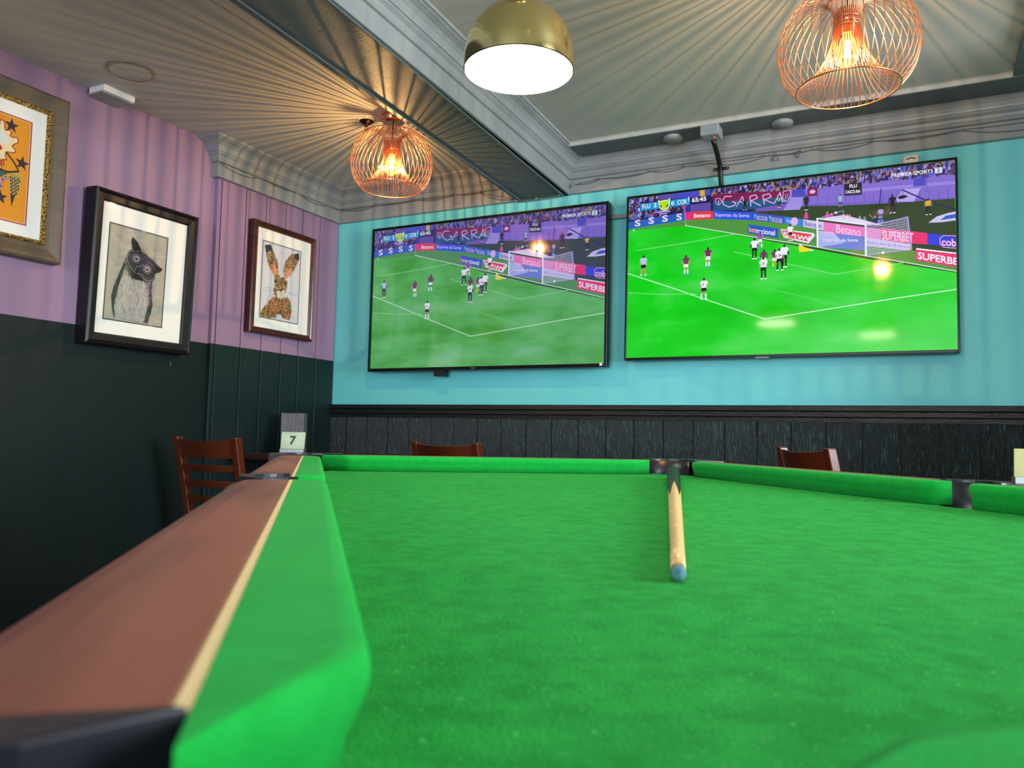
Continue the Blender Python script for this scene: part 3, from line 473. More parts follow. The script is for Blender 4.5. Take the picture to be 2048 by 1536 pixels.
tvl, h1 = television(.348, 1.2749, 1.4387, .0, .0, .085, .013, .018, M['scr1'], M['grass1'], 'left wall television showing a paler football picture on turquoise wall')
MB().box(.44, .50, -.005, .055, -.05, -.01).build('bracket_arm', M['blackm'], tvl)
w = MB(); vs, fs = glyphs('LG', 1); w.add([(.68+.022*a, -.0066, -.0135+.008*b) for a, b in vs], fs); w.build('logo', M['steel'], tvl)
MB().box(w_ := 1.4387-.022, 1.4387-.008, -.0068, -.006, -.012, .002).build('sticker', M['white'], tvl)
tvr, h2 = television(1.8978, 1.2997, 1.43, .014, .0, .075, .009, .013, M['scr2'], M['grass2'], 'right wall television with vivid green football picture, nearer the camera')
MB().box(.62, .68, -.0064, .002, -.0165, -.012).build('logo', M['greyp'], tvr)

# ------------------------------------------------------------------ framed pictures on the left wall (local x out of the wall, y along it, z up)
def picture(name_label, y0, y1, z0, z1, prof, mats, mw, lean, x0=-.012):
    cy, cz = (y0+y1)/2, z0; t = empty('picture_frame', (x0, cy, cz), (0, lean, 0)); tag(t, name_label, 'picture', 'framed pictures on the left wall')
    hw = (y1-y0)/2; H = z1-z0
    for k, (pr, mt) in enumerate(zip(prof, mats)):
        B = MB(); rows = []
        for (ins, out) in pr: rows.append([(out, -hw+ins, ins), (out, hw-ins, ins), (out, hw-ins, H-ins), (out, -hw+ins, H-ins)])
        n = len(rows); vs = [v for r in rows for v in r]; fs = []
        for i in range(n-1):
            for j in range(4): fs.append((i*4+j, i*4+(j+1) % 4, (i+1)*4+(j+1) % 4, (i+1)*4+j))
        for j in range(4): fs.append(((n-1)*4+j, (n-1)*4+(j+1) % 4, (j+1) % 4, j))
        B.add(vs, fs); B.build('frame' if k == 0 else 'frame_slip', mt, t)
    return t, hw, H
def mount(t, hw, H, ins, xo, mats_=None):
    MB().box(xo-.004, xo, -hw+ins-.006, hw-ins+.006, ins-.006, H-ins+.006).build('mount_board', M['matboard'], t)
    g = MB(); g.add([(xo+.006, -hw+ins-.004, ins-.004), (xo+.006, hw-ins+.004, ins-.004), (xo+.006, hw-ins+.004, H-ins+.004), (xo+.006, -hw+ins-.004, H-ins+.004)], [(0, 1, 2, 3)]); g.build('glass', M['picglass'], t)
def strokes(pt, poly, pal, n, L, ang, w=2.0, jit=.5):
    xs = [p[0] for p in poly]; ys = [p[1] for p in poly]
    for i in range(n):
        x = rnd.uniform(min(xs), max(xs)); y = rnd.uniform(min(ys), max(ys))
        if not inside((x, y), poly): continue
        a = ang+rnd.uniform(-jit, jit); l = L*rnd.uniform(.5, 1.2); dx, dy = math.cos(a)*l/2, math.sin(a)*l/2; ww = w*rnd.uniform(.5, 1.3)
        s_ = ww/l*2; pt.z += pt.step*.2
        if not all(inside((x+i*dx, y+i*dy), poly) for i in (-.8, .8)) and len(poly) == 4: continue
        pt.poly(rnd.choice(pal), [(x-dx, y-dy), (x+dy*s_*.5, y-dx*s_*.5), (x+dx, y+dy), (x-dy*s_*.5, y+dx*s_*.5)], raise_=False)
# owl
t, hw, H = picture('black framed charcoal drawing of an owl with tilted head', -1.662, -1.120, 1.258, 1.927,
  [[(0, 0), (0, .068), (.003, .071), (.009, .073), (.012, .068), (.016, .070), (.019, .063), (.043, .061), (.046, .057), (.050, .054), (.052, .030), (.052, 0)]], [M['fr_black']], 0, .030)
mount(t, hw, H, .05, .050)
PW, PH = .292, .413
pt = Paint(lambda a, b, d: (.0505+d, (a/300-.5)*PW+(-1.424+1.391), b/450*PH+(1.375-1.258)), 8e-6)
pt.poly((20, 20, 24), [(-7, -7), (307, -7), (307, 457), (-7, 457)]); pt.poly((120, 120, 120), [(-3, -3), (303, -3), (303, 453), (-3, 453)]); pt.poly((168, 162, 148), [(0, 0), (300, 0), (300, 450), (0, 450)])
strokes(pt, [(0, 0), (300, 0), (300, 450), (0, 450)], [(172, 166, 152), (160, 155, 142), (178, 172, 160)], 160, 60, 0, 24)
o = OWL; pt.poly((120, 116, 112), o['body']); pt.poly((168, 164, 158), o['belly']); strokes(pt, o['belly'], [(178, 174, 168), (160, 156, 150), (176, 172, 166), (150, 146, 142), (186, 182, 176)], 420, 36, -1.45, 9)
for k in ('wingl', 'wingr'): pt.poly((44, 40, 44), o[k]); strokes(pt, o[k], [(26, 24, 28), (80, 76, 78), (50, 46, 50), (110, 106, 104)], 260, 34, -1.7, 3)
strokes(pt, [(60, 300), (175, 300), (165, 205), (90, 215)], [(40, 36, 40), (70, 66, 68), (120, 116, 112), (24, 22, 26)], 260, 26, -1.9, 3)
pt.poly((48, 44, 50), o['head']); strokes(pt, o['head'], [(30, 28, 32), (66, 62, 68), (50, 46, 54), (104, 102, 106), (20, 18, 22)], 700, 14, -.9, 2.6, .8)
strokes(pt, [(95, 330), (150, 345), (215, 300), (262, 262), (240, 330), (150, 380), (115, 372)], [(150, 148, 150), (34, 32, 36), (90, 88, 92)], 420, 8, -.7, 2.2, 1.0)
for k in ('earl', 'earr'): pt.poly((14, 12, 14), o[k])
for k in ('arc', 'arc2', 'arc3'): pt.line((150, 147, 149), 2.6, o[k])
pt.poly((22, 20, 22), o['dark'])
for k in ('eyel', 'eyer'):
    c = o[k][0]
    for r, cc in ((26, (24, 22, 26)), (23, (124, 121, 124)), (19, (44, 41, 46)), (14, (176, 172, 172)), (10, (120, 116, 112)), (7, (12, 10, 12))): pt.ell(cc, c, r, r, 18)
    pt.ell((240, 240, 240), (c[0]+3, c[1]+4), 2.5, 2.5, 8)
pt.poly((24, 22, 24), o['beak']); pt.line((128, 126, 128), 2.2, [o['beak'][0], o['beak'][3]]); pt.mb.build('print', M['art'], t)
# hare
t, hw, H = picture('dark cherry framed painting of a patchwork hare with long ears', -.742, -.256, 1.421, 2.024,
  [[(0, 0), (0, .040), (.004, .046), (.012, .048), (.018, .044), (.024, .046), (.030, .043), (.034, .036), (.036, .020), (.036, 0)]], [M['fr_brown']], 0, .008, .012)
mount(t, hw, H, .034, .034)
pt = Paint(lambda a, b, d: (.0345+d, (a/300-.5)*.290+(-.519+.499), b/450*.410+(1.512-1.421)), 8e-6)
pt.poly((96, 84, 80), [(-6, -6), (306, -6), (306, 456), (-6, 456)]); pt.poly((206, 208, 218), [(0, 0), (300, 0), (300, 450), (0, 450)])
o = HARE; HP = [(90, 100, 50), (160, 136, 76), (176, 92, 52), (56, 62, 30), (224, 176, 134), (120, 50, 34), (176, 166, 104), (44, 66, 54), (190, 110, 84), (36, 40, 26)]
for k, b0, pal in (('earl', (122, 116, 70), HP), ('earr', (150, 118, 70), HP), ('earlin', (208, 138, 100), [(222, 160, 130), (190, 110, 80), (206, 140, 60)]), ('earrin', (204, 130, 100), [(222, 160, 130), (190, 110, 80)]), ('head', (150, 124, 84), HP), ('chest', (110, 92, 52), HP+[(180, 60, 34), (200, 110, 40)])):
    pt.poly(b0, o[k]); strokes(pt, o[k], pal, 420 if k != 'chest' else 1500, 22, -1.3, 6, 1.2)
for k in ('earlt', 'earrt'): pt.poly((44, 48, 46), o[k])
pt.poly((214, 208, 186), o['muz']); strokes(pt, o['muz'], [(230, 226, 210), (190, 180, 150)], 80, 10, -1.4, 3); pt.poly((44, 60, 34), o['nose']); pt.line((60, 60, 40), 2, [o['nose'][2], (o['nose'][2][0]+3, o['nose'][2][1]-14)])
for k in ('eyel', 'eyer'): pt.ell((24, 40, 36), o[k][0], 9, 11, 12); pt.ell((230, 235, 235), (o[k][0][0]+2, o[k][0][1]+4), 2, 2, 8)
for k in ('w1', 'w2', 'w3', 'w4', 'sig'): pt.line((150, 150, 150), 1.6, o[k])
pt.mb.build('print', M['art'], t)
# orange whimsical print, mostly beyond the left edge
t, hw, H = picture('wide taupe framed orange print with black stars, gilt inner edge', -2.475, -1.775, 1.562, 2.248,
  [[(0, 0), (0, .050), (.008, .056), (.020, .054), (.050, .044), (.066, .042), (.068, .03), (.068, 0)], [(.066, 0), (.066, .044), (.070, .050), (.076, .050), (.083, .040), (.085, .02), (.085, 0)]], [M['fr_taupe'], M['gilt']], 0, 0)
mount(t, hw, H, .080, .034)
pt = Paint(lambda a, b, d: (.0345+d, a/1000+2.125, b/1000-1.562), 8e-6)
yl, yr, zb_, zt_ = -2.335, -1.915, 1.691, 2.112
def R4(i): return [(yl*1000+i, zb_*1000+i), (yr*1000-i, zb_*1000+i), (yr*1000-i, zt_*1000-i), (yl*1000+i, zt_*1000-i)]
pt.poly((160, 54, 60), R4(0)); pt.poly((240, 190, 150), R4(5)); pt.poly((222, 146, 14), R4(8))
o = BIRD; body = o['body']; cx_ = -2110
full = [(-2060-50, 2090), (-2060, 2078)]+body+[(-2110, 1880), (-2170, 1890), (-2215, 1950), (-2210, 2040), (-2160, 2085)]
pt.poly((232, 214, 168), full); pt.line((150, 40, 40), 4, body); pt.poly((214, 222, 214), [(-2075, 2035)]+o['eye']+[(-2075, 1995)]); pt.ell((20, 20, 20), o['dot'][0], 3, 3, 8)
pt.poly((186, 30, 50), o['red']+[(-2085, 1955), (-2085, 1985)]); pt.line((60, 42, 24), 7, o['br1']); pt.line((60, 42, 24), 8, o['br2'])
for i in range(3): pt.line((160, 50, 40), 4, [(-2031+i*7, 1928), (-2029+i*7, 1903)])
pt.poly((190, 170, 90), o['leaf'])
lx = [p[0] for p in o['leaf']]
for r in range(9):
    for c_ in range(6):
        z = 1880-r*13-(c_ % 2)*6; x = -1988+c_*7+r*1.2
        if inside((x, z), o['leaf']): pt.ell((34, 44, 60) if r else (120, 150, 60), (x, z), 3.2, 5.5, 10)
pt.poly((34, 40, 48), [(-1984, 1800), (-1966, 1800), (-1977, 1752)])
pt.poly((40, 96, 60), [(-2043, 1868), (-2026, 1882), (-2000, 1880), (-2010, 1862)]+[(-2060, 1850)])
for i, (a, b_) in enumerate(((-2006, 1862), (-2016, 1848), (-2030, 1838), (-2022, 1822), (-2040, 1806), (-2050, 1830))):
    pt.ell((186, 40, 70), (a, b_), 12, 9, 14); pt.ell((236, 226, 214), (a, b_), 9, 6.5, 12); pt.ell((52, 70, 130) if i % 2 else (60, 110, 80), (a, b_), 7, 5, 12)
def star(c, R, rot):
    pt.poly((44, 30, 46), [(c[0]+(R if i % 2 == 0 else R*.4)*math.sin(rot+i*PI/5), c[1]+(R if i % 2 == 0 else R*.4)*math.cos(rot+i*PI/5)) for i in range(10)])
for c, rt in zip(o['stars']+[[-2230, 2060], [-2250, 1760]], (.0, .1, -.05, .1, 0)): star(c, 30, rt)
pt.mb.build('print', M['art'], t)

# ------------------------------------------------------------------ lamps
def bez_prof(keys, n=7):
    out = []
    for i in range(len(keys)-1):
        p0 = keys[max(i-1, 0)]; p1 = keys[i]; p2 = keys[i+1]; p3 = keys[min(i+2, len(keys)-1)]
        for j in range(n):
            t = j/n; out.append(tuple(.5*((2*p1[k])+(-p0[k]+p2[k])*t+(2*p0[k]-5*p1[k]+4*p2[k]-p3[k])*t*t+(-p0[k]+3*p1[k]-3*p2[k]+p3[k])*t**3) for k in (0, 1)))
    out.append(keys[-1]); return out
def cage_lamp(x, y, zeq, label, power):
    t = empty('pendant_lamp', (x, y, zeq)); tag(t, label, 'pendant lamp', 'copper wire cage pendant lamps')
    outer = bez_prof([(.137, -.117), (.172, -.07), (.186, 0), (.172, .07), (.128, .128), (.082, .148), (.050, .134), (.037, .10), (.034, .070)])
    inner = bez_prof([(.034, .070), (.040, .035), (.060, -.025), (.095, -.08), (.137, -.117)])
    N = 44; w = MB()
    for i in range(N):
        a = 2*PI*i/N; c_, s_ = math.cos(a), math.sin(a)
        w.tube([(r*c_, r*s_, z) for r, z in outer], .0014, 5)
        a += PI/N; c_, s_ = math.cos(a), math.sin(a); w.tube([(r*c_, r*s_, z) for r, z in inner], .0013, 5)
    w.build('wire_cage', M['copper'], t)
    for R_, z, r in ((.137, -.117, .0024), (.052, .136, .0018), (.035, .085, .002), (.0355, .062, .002)):
        w = MB(); w.tube([(R_*math.cos(2*PI*i/48), R_*math.sin(2*PI*i/48), z) for i in range(48)], r, 6, closed=True); w.build('cage_ring', M['copper'], t)
    MB().lathe([(.0001, .118), (.012, .117), (.03, .112), (.0305, .07), (.0285, .068), (.0285, .04), (.02, .038)], 28).build('lamp_holder', M['copperp'], t)
    bp_ = bez_prof([(.013, .045), (.016, .030), (.027, .005), (.0295, -.018), (.024, -.040), (.010, -.054), (.0004, -.057)], 5)
    b = MB().lathe(bp_, 28).build('bulb', M['bulbglass'], t)
    fl = MB()
    for i in range(7):
        a = 2*PI*i/7; fl.tube([(.006*math.cos(a), .006*math.sin(a), .022), (.010*math.cos(a+.4), .010*math.sin(a+.4), -.022)], .0024, 6)
    fl.build('filament', M['filament'], b)
    dz = ZT-zeq
    MB().tube([(0, 0, .117), (0, 0, dz-.02)], .0028, 8).build('flex', M['blackm'], t)
    MB().lathe([(.052, dz), (.052, dz-.03), (.049, dz-.033), (.0001, dz-.033)], 36).build('ceiling_rose', M['copperp'], t)
    l = bpy.data.lights.new('bulb_light', 'POINT'); l.energy = power; l.color = (1, .65, .36); l.shadow_soft_size = .0016
    lo = bpy.data.objects.new('bulb_light', l); COL.objects.link(lo); lo.parent = t; lo.location = (0, 0, -.034)
    return t
cage_lamp(1.036, -.886, 2.137, 'far copper wire cage pendant left of the beam, beside the sprinkler', 22)
cage_lamp(3.004, -1.456, 2.012, 'near copper wire cage pendant on the right side of the beam', 19)
def brass_lamp(x, y, zr, label):
    t = empty('pendant_lamp', (x, y, zr)); tag(t, label, 'pendant lamp', 'brass dome pendants above the pool table')
    R_ = .135; pr = [(R_, 0), (R_*1.006, .03)]+[(R_*math.cos(a), .03+.141*math.sin(a)) for a in [i*PI/2/14 for i in range(1, 14)]]+[(.010, .1715)]
    MB().lathe(pr+[(.008, .1695)]+[(r-.002 if r > .004 else r, z-.002) for r, z in reversed(pr)], 64).build('dome_shade', M['brass'], t)
    MB().lathe([(R_-.003, .004), (.0001, .004)], 48, smooth=False).build('diffuser', M['opal'], t)
    MB().lathe([(.014, .168), (.013, .205), (.008, .21), (.004, .212)], 24).build('cap', M['brass'], t)
    MB().tube([(0, 0, .21), (0, 0, ZT-zr)], .004, 10).build('rod', M['brass'], t)
    MB().lathe([(.05, ZT-zr), (.05, ZT-zr-.02), (.0001, ZT-zr-.022)], 32).build('ceiling_rose', M['brass'], t)
    return t
brass_lamp(2.303, -2.12, 1.797, 'polished brass dome pendant with bright white underside above the pool table')
brass_lamp(2.845-.13*-.652, -2.717-.13*.758, 1.797, 'second brass dome pendant out of view, seen as the lower yellow reflection in right television')

# ------------------------------------------------------------------ pool table
ZB, ZT2 = .8084, .8458
tb = empty('pool_table', (2.8452, -2.7169, 0), (0, 0, .711)); tag(tb, 'pool table with green cloth and mahogany rails filling the foreground', 'pool table')
HW, HL = .458, .918
def arc(cx, cy, r, a0, a1, n=10): return [(cx+r*math.cos(a0+(a1-a0)*i/n), cy+r*math.sin(a0+(a1-a0)*i/n)) for i in range(n+1)]
MIDL, MIDR = -.043, -.014
E_ = .05; X = HW+E_; Y = HL+E_; pr = .062
out = []
out += arc(X-.012, Y-.012, pr, PI+.75, 1.5*PI-.75+0, 1) if 0 else []
def corner(sx, sy):
    c = (sx*(X-.010), sy*(Y-.010)); a = {(1, -1): (PI*1.5, PI*.5), (1, 1): (2*PI, PI), (-1, 1): (PI*1.5+PI, PI*1.5), (-1, -1): (PI, 0)}[(sx, sy)]
    return c, a
def bite(cx, cy, r, a0, a1, n=12): return arc(cx, cy, r, a0, a1, n)
poly = []
d_ = pr
poly += bite(-X+.012, -Y+.012, d_, PI*.62, -PI*.12)         # near left
poly += bite(X-.012, -Y+.012, d_, PI*1.12, PI*.38)           # near right
poly += bite(X+.005, MIDR, .050, PI*1.45, PI*.55)            # right middle
poly += bite(X-.012, Y-.012, d_, PI*1.62, PI*.88)            # far right
poly += bite(-X+.012, Y-.012, d_, PI*.12, -PI*.62)           # far left
poly += bite(-X-.005, MIDL, .050, PI*.45, -PI*.45)           # left middle
n = len(poly); tr = tessellate_polygon([[Vector((a, b, 0)) for a, b in poly]])
w = MB(); w.add([(a, b, ZB) for a, b in poly]+[(a, b, ZB-.03) for a, b in poly], [tuple(t) for t in tr]+[tuple(i+n for i in t) for t in tr]+[(i, (i+1) % n, (i+1) % n+n, i+n) for i in range(n)])
w.build('bed', M['baize'], tb)
BK = .038
def cushion(p0, p1, inward, e0, e1):
    """nose line from p0 to p1 (plan), inward = unit vector from the back towards the bed; e = pocket jaw kinds."""
    p0 = Vector(p0); p1 = Vector(p1); d = (p1-p0).normalized(); L = (p1-p0).length; iv = Vector(inward)
    jaw = {'c': [(0, 1), (.018, .70), (.036, .40), (.050, .165), (.055, .09), (.061, .03), (.067, .006), (.074, 0)], 'm': [(0, 1), (.001, .8), (.003, .5), (.007, .25), (.013, .09), (.022, .02), (.032, 0)]}
    st = [(a, o) for a, o in jaw[e0]]+[(L-a, o) for a, o in reversed(jaw[e1])]
    m_ = []; k = 24; a0 = st[len(jaw[e0])-1][0]; a1 = st[len(jaw[e0])][0]
    st = st[:len(jaw[e0])]+[(a0+(a1-a0)*i/k, 0) for i in range(1, k)]+st[len(jaw[e0]):]
    prof = [(1, .0374-.000), (.55, .0374), (.2, .0373), (.09, .0366), (.03, .0348), (.0, .0318), (.0, .0270), (.04, .0225), (.14, .0150), (.2, .0008), (1, .0008)]
    vs = []; fs = []; P = len(prof)
    for a, o in st:
        off = o*BK
        for q, z in prof:
            dd = off+q*(BK-off); b = p0+d*a-iv*dd; vs.append((b.x, b.y, ZB+z))
    for i in range(len(st)-1):
        for j in range(P-1): fs.append((i*P+j, i*P+j+1, (i+1)*P+j+1, (i+1)*P+j))
    w = MB(); w.add(vs, [f for k, f in enumerate(fs) if k % (P-1) in (0, 1)], smooth=False); w.add(vs, [f for k, f in enumerate(fs) if k % (P-1) not in (0, 1)], smooth=True); w.add([vs[j] for j in range(P)], [tuple(range(P))]); w.add([vs[(len(st)-1)*P+j] for j in range(P)], [tuple(range(P))])
    return w.build('cushion', M['baizec'], tb)
cg = .036
cushion((-HW, -HL+cg), (-HW, MIDL-.045), (1, 0), 'c', 'm'); cushion((-HW, MIDL+.045), (-HW, HL-cg), (1, 0), 'm', 'c')
cushion((HW, -HL+cg), (HW, MIDR-.028), (-1, 0), 'c', 'm'); cushion((HW, MIDR+.028), (HW, HL-cg), (-1, 0), 'm', 'c')
cushion((-HW+.004, HL), (HW-cg-.020, HL), (0, -1), 'c', 'c'); cushion((-HW+cg, -HL+.024), (HW-cg, -HL+.024), (0, 1), 'c', 'c')
# inlay strips and wooden rails
ST = .0038; RW = .074; OX = HW+BK+ST; OY = HL+BK+ST
def strip(x0, x1, y0, y1): MB().box(x0, x1, y0, y1, ZT2-.006, ZT2-.0002).build('inlay_strip', M['inlay'], tb)
jc = .052
for (a, b_) in ((-HL+jc+.001, MIDL-.047), (MIDL+.047, HL-jc+.012)): strip(-OX, -HW-BK, a, b_)
for (a, b_) in ((-HL+jc, MIDR-.048), (MIDR+.048, HL-jc-.03)): strip(HW+BK, OX, a, b_)
strip(-HW+jc, HW-jc-.04, HL+BK, OY); strip(-HW+jc, HW-jc, -OY+.024, -HL-BK+.024)
rp = [(0, .70), (0, ZT2), (RW*.50, ZT2), (RW*.66, ZT2-.001), (RW*.80, ZT2-.005), (RW*.92, ZT2-.013), (RW*.98, ZT2-.024), (RW, ZT2-.040), (RW, ZT2-.11), (RW*.7, ZT2-.125), (RW*.3, ZT2-.125)]
def rail(a, b_, outd):
    w = MB(); A = Vector(a); B = Vector(b_); o = Vector(outd); P = len(rp)
    vs = [(A+o*q).to_tuple()+(z,) for q, z in rp]+[(B+o*q).to_tuple()+(z,) for q, z in rp]
    fs = [(j, (j+1) % P, (j+1) % P+P, j+P) for j in range(P)]+[tuple(range(P)), tuple(range(2*P-1, P-1, -1))]
    w.add(vs, fs); ob = w.build('rail', M['rail'], tb, bevel=.001, seg=1); return ob
rail((-OX, -HL+jc+.001), (-OX, MIDL-.046), (-1, 0)); rail((-OX, MIDL+.046), (-OX, HL-.03), (-1, 0))
rail((OX, -HL+jc), (OX, MIDR-.046), (1, 0)); rail((OX, MIDR+.046), (OX, HL-.05), (1, 0))
rail((-HW+jc, OY), (HW-jc, OY), (0, 1)); rail((-HW+jc, -OY+.024), (HW-jc, -OY+.024), (0, -1))
# pockets: black plastic corner and middle castings with their liners
def liner(c, r, a0, a1, z1, sx=1):
    w = MB(); n = 20; vs = []; fs = []
    for i in range(n+1):
        a = a0+(a1-a0)*i/n
        for (k, z) in ((1.0, z1), (1.0, ZB-.01), (.92, ZB-.10)): vs.append((c[0]+r*k*math.cos(a), c[1]+r*k*math.sin(a), z))
        for (k, z) in ((1.12, ZB-.10), (1.12, z1)): vs.append((c[0]+r*k*math.cos(a), c[1]+r*k*math.sin(a), z))
    for i in range(n):
        for j in range(5): fs.append((i*5+j, i*5+(j+1) % 5, (i+1)*5+(j+1) % 5, (i+1)*5+j))
    w.add(vs, fs, smooth=True); w.add([(c[0]+r*1.1*math.cos(2*PI*i/24), c[1]+r*1.1*math.sin(2*PI*i/24), ZB-.10) for i in range(24)], [tuple(range(24))])
    return w.build('pocket', M['leather'], tb)
def casting(pts, parent, hole, rimw=.0):
    """black plate in plan shape pts with its top just over the rail"""
    w = MB(); n = len(pts); tr = tessellate_polygon([[Vector((a, b, 0)) for a, b in pts]]); zt_, zb_ = ZT2+.0022, ZB-.06
    w.add([(a, b, zt_) for a, b in pts]+[(a, b, zb_) for a, b in pts], [tuple(t) for t in tr]+[tuple(i+n for i in t) for t in tr]+[(i, (i+1) % n, (i+1) % n+n, i+n) for i in range(n)])
    return w.build('pocket_plate', M['leather'], parent, bevel=.003, seg=3)
XO, YO = OX+RW, OY+RW
for sx in (-1, 1):
    for sy in (-1, 1):
        c = (sx*(HW+.022), sy*(HL+.022)); r = .060
        if (sx, sy) == (-1, -1): c = (-.512, -.932); r = .050
        if (sx, sy) == (1, 1): c = (HW-.004, HL+.016)
        ac = math.atan2(sy, sx); wd = 2.2 if (sx, sy) == (-1, -1) else 1.65; p = liner(c, r, ac-max(1.9, wd), ac+max(1.9, wd), ZT2-.002)
        inn = arc(c[0], c[1], r*1.04, ac-wd, ac+wd, 16)
        # outer rounded corner
        R_ = .06; oc = (sx*(XO-R_), sy*(YO-R_)); a0 = {(1, 1): 0, (-1, 1): PI/2, (-1, -1): PI, (1, -1): -PI/2}[(sx, sy)]
        oarc = arc(oc[0], oc[1], R_, a0, a0+PI/2, 8)
        fx = (sx*XO, sy*(HL-jc+.0)); fy = (sx*(HW-jc), sy*YO); ix = (sx*(HW+BK-.0005), sy*(HL-jc)); iy = (sx*(HW-jc), sy*(HL+BK-.0005))
        first, last = (fx, fy) if sx*sy > 0 else (fy, fx); fi, li = (ix, iy) if sx*sy > 0 else (iy, ix)
        pts = [fi, first]+oarc+[last, li]+list(reversed(inn))
        casting(pts, p, None)
for sx, ym in ((-1, MIDL), (1, MIDR)):
    c = (sx*(HW+.040), ym); r = .045 if sx < 0 else .043; ac = 0 if sx > 0 else PI; p = liner(c, r, ac-1.7, ac+1.7, ZT2-.002)
    q = arc(c[0], c[1], r*1.03, ac-1.5, ac+1.5, 16); q2 = arc(c[0], c[1], r*1.36, ac-1.5, ac+1.5, 20)
    casting(q2+list(reversed(q)), p, None)
    w = MB(); w.box(sx*(OX+.045) if sx > 0 else sx*(XO-.002), sx*(XO-.002) if sx > 0 else sx*(OX+.045), ym-.0455, ym+.0455, .70, ZT2-.010); w.build('pocket_housing', M['leather'], tb, bevel=.004)
MB().box(-.575, -.562, -.900, -.890, ZT2+.0022, ZT2+.0032).build('brass_stud', M['inlay'], tb, bevel=.0004, seg=1)
w = MB(); w.box(-XO+.05, XO-.05, -YO+.05, YO-.05, .42, .755); w.build('cabinet', M['cabinet'], tb, bevel=.01)
for sx in (-1, 1):
    for sy in (-1, 1):
        x, y = sx*(XO-.14), sy*(YO-.14); w = MB(); w.add([(x+i*.06, y+j*.06, .42) for i, j in ((-1, -1), (1, -1), (1, 1), (-1, 1))]+[(x+i*.045, y+j*.045, 0) for i, j in ((-1, -1), (1, -1), (1, 1), (-1, 1))], [(0, 1, 5, 4), (1, 2, 6, 5), (2, 3, 7, 6), (3, 0, 4, 7), (0, 1, 2, 3), (4, 5, 6, 7)]); w.build('leg', M['cabinet'], tb, bevel=.006)

# cue lying on the cloth (local x along the cue from the tip)
def tw(u, v, z):
    a = -.711; return Vector((2.8452+u*math.cos(a)+v*math.sin(a), -2.7169-u*math.sin(a)+v*math.cos(a), z))
CL = 1.42; A = tw(-.2445, -.556, ZB); B = tw(.316+.0475, .614+.115, ZB); dr = (B-A).normalized()
rad = lambda s: .0049+.0098*s/CL
cue = empty('pool_cue', A); tag(cue, 'wooden pool cue lying on the green cloth with its blue chalked tip forwards', 'pool cue')
dl = Vector((dr.x, dr.y, 0))
def axis(s): return (dl.x*s, dl.y*s, rad(s)+.0004)
MB().tube([axis(s) for s in (.020, .10, .3, .5, .7, .8, .9)], [rad(s) for s in (.020, .10, .3, .5, .7, .8, .9)], 32).build('shaft', M['cue_ash'], cue)
MB().tube([axis(s) for s in (.011, .0201)], [rad(.01)]*2, 28).build('ferrule', M['ferrule'], cue)
MB().tube([axis(s) for s in (-.0005, .001, .004, .0111)], [.0022, .0040, .0049, .0050], 28).build('tip', M['chalk'], cue)
w = MB(); n = 48; vs = []; q = dl.cross(Vector((0, 0, 1)))
for i in range(n):
    a = 2*PI*i/n; ph = (a/(PI/2)+.5) % 1; tri = abs(ph*2-1)             # four spliced points
    s0 = .60+.27*(1-tri); 
    for s in (s0, .9, 1.1, 1.3, CL-.006, CL):
        r = rad(s)+.0002 if s < CL else rad(s)*.8; c_ = Vector(axis(s)) ; vs.append(c_+(Vector((0, 0, 1))*math.cos(a)+q*math.sin(a))*r)
fs = []
for i in range(n):
    j = (i+1) % n
    for k in range(5): fs.append((i*6+k, j*6+k, j*6+k+1, i*6+k+1))
w.add(vs, fs, smooth=True); w.add([vs[i*6+5] for i in range(n)], [tuple(range(n))]); w.build('butt', M['cue_black'], cue)

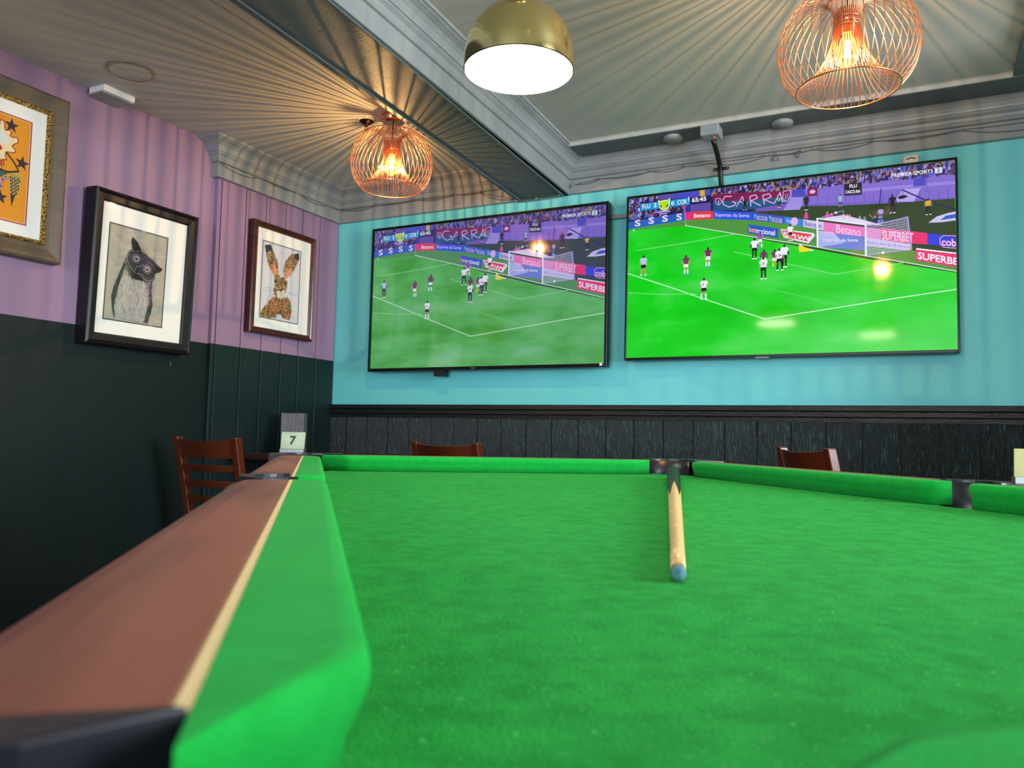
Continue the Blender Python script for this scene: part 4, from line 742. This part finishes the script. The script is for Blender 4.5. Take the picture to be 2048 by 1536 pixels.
# ------------------------------------------------------------------ chairs and wall tables
def make_chair(label):
    """back along local x, seat faces local +y, sitter's back at y = -.2"""
    t = empty('dining_chair', (0, 0, 0)); tag(t, label, 'chair', 'wooden ladder-back chairs')
    hb = .170
    def post(x):
        w = MB(); pts = [(x, -.17, 0), (x, -.195, .25), (x, -.195, .45), (x*1.01, -.225, .62), (x*1.06, -.285, .868)]
        vs = []; fs = []
        for i, p in enumerate(pts):
            for (a, b) in ((-.0175, -.019), (.0175, -.019), (.0175, .019), (-.0175, .019)): vs.append((p[0]+a, p[1]+b, p[2]))
        for i in range(len(pts)-1):
            for j in range(4): fs.append((i*4+j, i*4+(j+1) % 4, (i+1)*4+(j+1) % 4, (i+1)*4+j))
        fs += [(0, 1, 2, 3), (16, 17, 18, 19)]; w.add(vs, fs); w.build('back_post', M['chair'], t, bevel=.005, seg=2)
    post(-hb); post(hb)
    def slat(z0, z1, name, dip):
        w = MB(); n = 14; vs = []; fs = []
        for i in range(n+1):
            f = i/n*2-1; x = f*(hb+.002); bow = -.032*(1-f*f)
            for (z, top) in ((z0, 0), (z1-dip*(1-f*f), 1)):
                yb_ = -.225-(z-.62)*.242; x = f*hb*(1.01+.05*(z-.62)/.25)
                for th in (-.008, .008): vs.append((x, yb_+bow+th, z))
        for i in range(n):
            b = i*4; c_ = b+4; fs += [(b, b+1, c_+1, c_), (b+2, c_+2, c_+3, b+3), (b, c_, c_+2, b+2), (b+1, b+3, c_+3, c_+1)]
        fs += [(0, 2, 3, 1), (n*4, n*4+1, n*4+3, n*4+2)]; w.add(vs, fs, smooth=False); w.build(name, M['chair'], t, bevel=.003, seg=2)
    slat(.775, .860, 'top_rail', .010)
    for z in (.715, .645, .575): slat(z, z+.030, 'slat', 0)
    w = MB(); w.box(-.205, .205, -.20, .20, .435, .46); w.build('seat', M['chair'], t, bevel=.01, seg=3)
    for x in (-.18, .18):
        MB().add([(x-.018, .15, .44), (x+.018, .15, .44), (x+.018, .185, .44), (x-.018, .185, .44), (x-.014, .155, 0), (x+.014, .155, 0), (x+.014, .18, 0), (x-.014, .18, 0)], [(0, 1, 5, 4), (1, 2, 6, 5), (2, 3, 7, 6), (3, 0, 4, 7), (0, 1, 2, 3), (4, 5, 6, 7)]).build('front_leg', M['chair'], t, bevel=.003)
    for z, x in ((.2, -.18), (.2, .18)): MB().box(x-.01, x+.01, -.18, .16, z-.012, z+.012).build('stretcher', M['chair'], t)
    return t
def place(c, x, y, rz, sc=1): c.location = (x, y, 0); c.rotation_euler = (0, 0, rz); return c
ch = make_chair('wooden ladder-back chair by the left wall, its slats showing above the rail')
place(ch, .354, -.98, .0)
c2 = copy_tree(ch); c2['label'] = 'wooden chair below the left television, only its curved top rail showing'; place(c2, 1.30, -.43, -.15)
c3 = copy_tree(ch); c3['label'] = 'reddish wooden chair below the right television, its back leaning left'; place(c3, 3.01, -.35, -.95); c3.scale = (1, 1, 1.018)
def pub_table(x, y, rz, lx, ly, h, label):
    t = empty('side_table', (x, y, 0), (0, 0, rz)); tag(t, label, 'table', 'dark wooden pub tables along the walls')
    MB().box(-lx, lx, -ly, ly, h-.03, h).build('tabletop', M['tabletop'], t, bevel=.006, seg=3)
    MB().lathe([(.2, .0), (.2, .012), (.05, .03), (.032, .05), (.032, h-.06), (.07, h-.03)], 28).build('pedestal', M['blackm'], t)
    return t
TH = .785
pub_table(.36, -.47, 0, .33, .36, TH, 'dark wooden table in the far left corner carrying the number seven sign')
pub_table(3.62, -.62, 0, .30, .32, TH-.005, 'dark wooden table at the right edge carrying a yellow number sign')
# number signs (local -y faces the viewer)
def number_sign(x, y, z, rz, wd, ht, txt, label, cardm, lean):
    t = empty('number_sign', (x, y, z), (0, 0, rz)); tag(t, label, 'table sign', 'table number signs')
    h = wd/2; MB().box(-h-.001, h+.001, -.016, .016, 0, .024).build('base', M['steel'], t, bevel=.002)
    c = MB(); c.add([(-h, -.004, .024), (h, -.004, .024), (h, .001, .024), (-h, .001, .024), (-h*lean, -.004+.018, ht), (h*lean, -.004+.018, ht), (h*lean, .001+.018, ht), (-h*lean, .001+.018, ht)], [(0, 1, 5, 4), (1, 2, 6, 5), (2, 3, 7, 6), (3, 0, 4, 7), (0, 1, 2, 3), (4, 5, 6, 7)])
    c.build('number_card', cardm, t, bevel=.001, seg=1)
    if txt:
        vs, fs = glyphs(txt, 1); w = MB(); w.add([((a-.5)*.033, -.0055+.018*((.046+.048*b-.024)/(ht-.024)), .046+.046*b) for a, b in vs], fs); w.build('numeral', M['inkdk'], t)
    return t
M['card7'] = noisy('pale_green_card', (176, 196, 160), (196, 222, 204), 12, .4)
M['cardy'] = noisy('pale_yellow_card', (132, 130, 76), (148, 146, 92), 10, .4)
sg = number_sign(.230, -.575, TH, .46, .126, .113, '7', 'silver table sign with the number 7 standing on the corner table', M['card7'], 1.0)
b = MB().box(-.062, .062, -.035, .035, 0, .215).build('menu_block', M['slateblock'], None, (.168, -.500, TH), (0, 0, .46), bevel=.003); tag(b, 'tall grey wooden block standing behind the number 7 sign', 'menu holder')
number_sign(3.512, -.655, TH-.005, .30, .115, .118, '', 'yellow table sign on a grey base, cut off by the right edge', M['cardy'], .84)
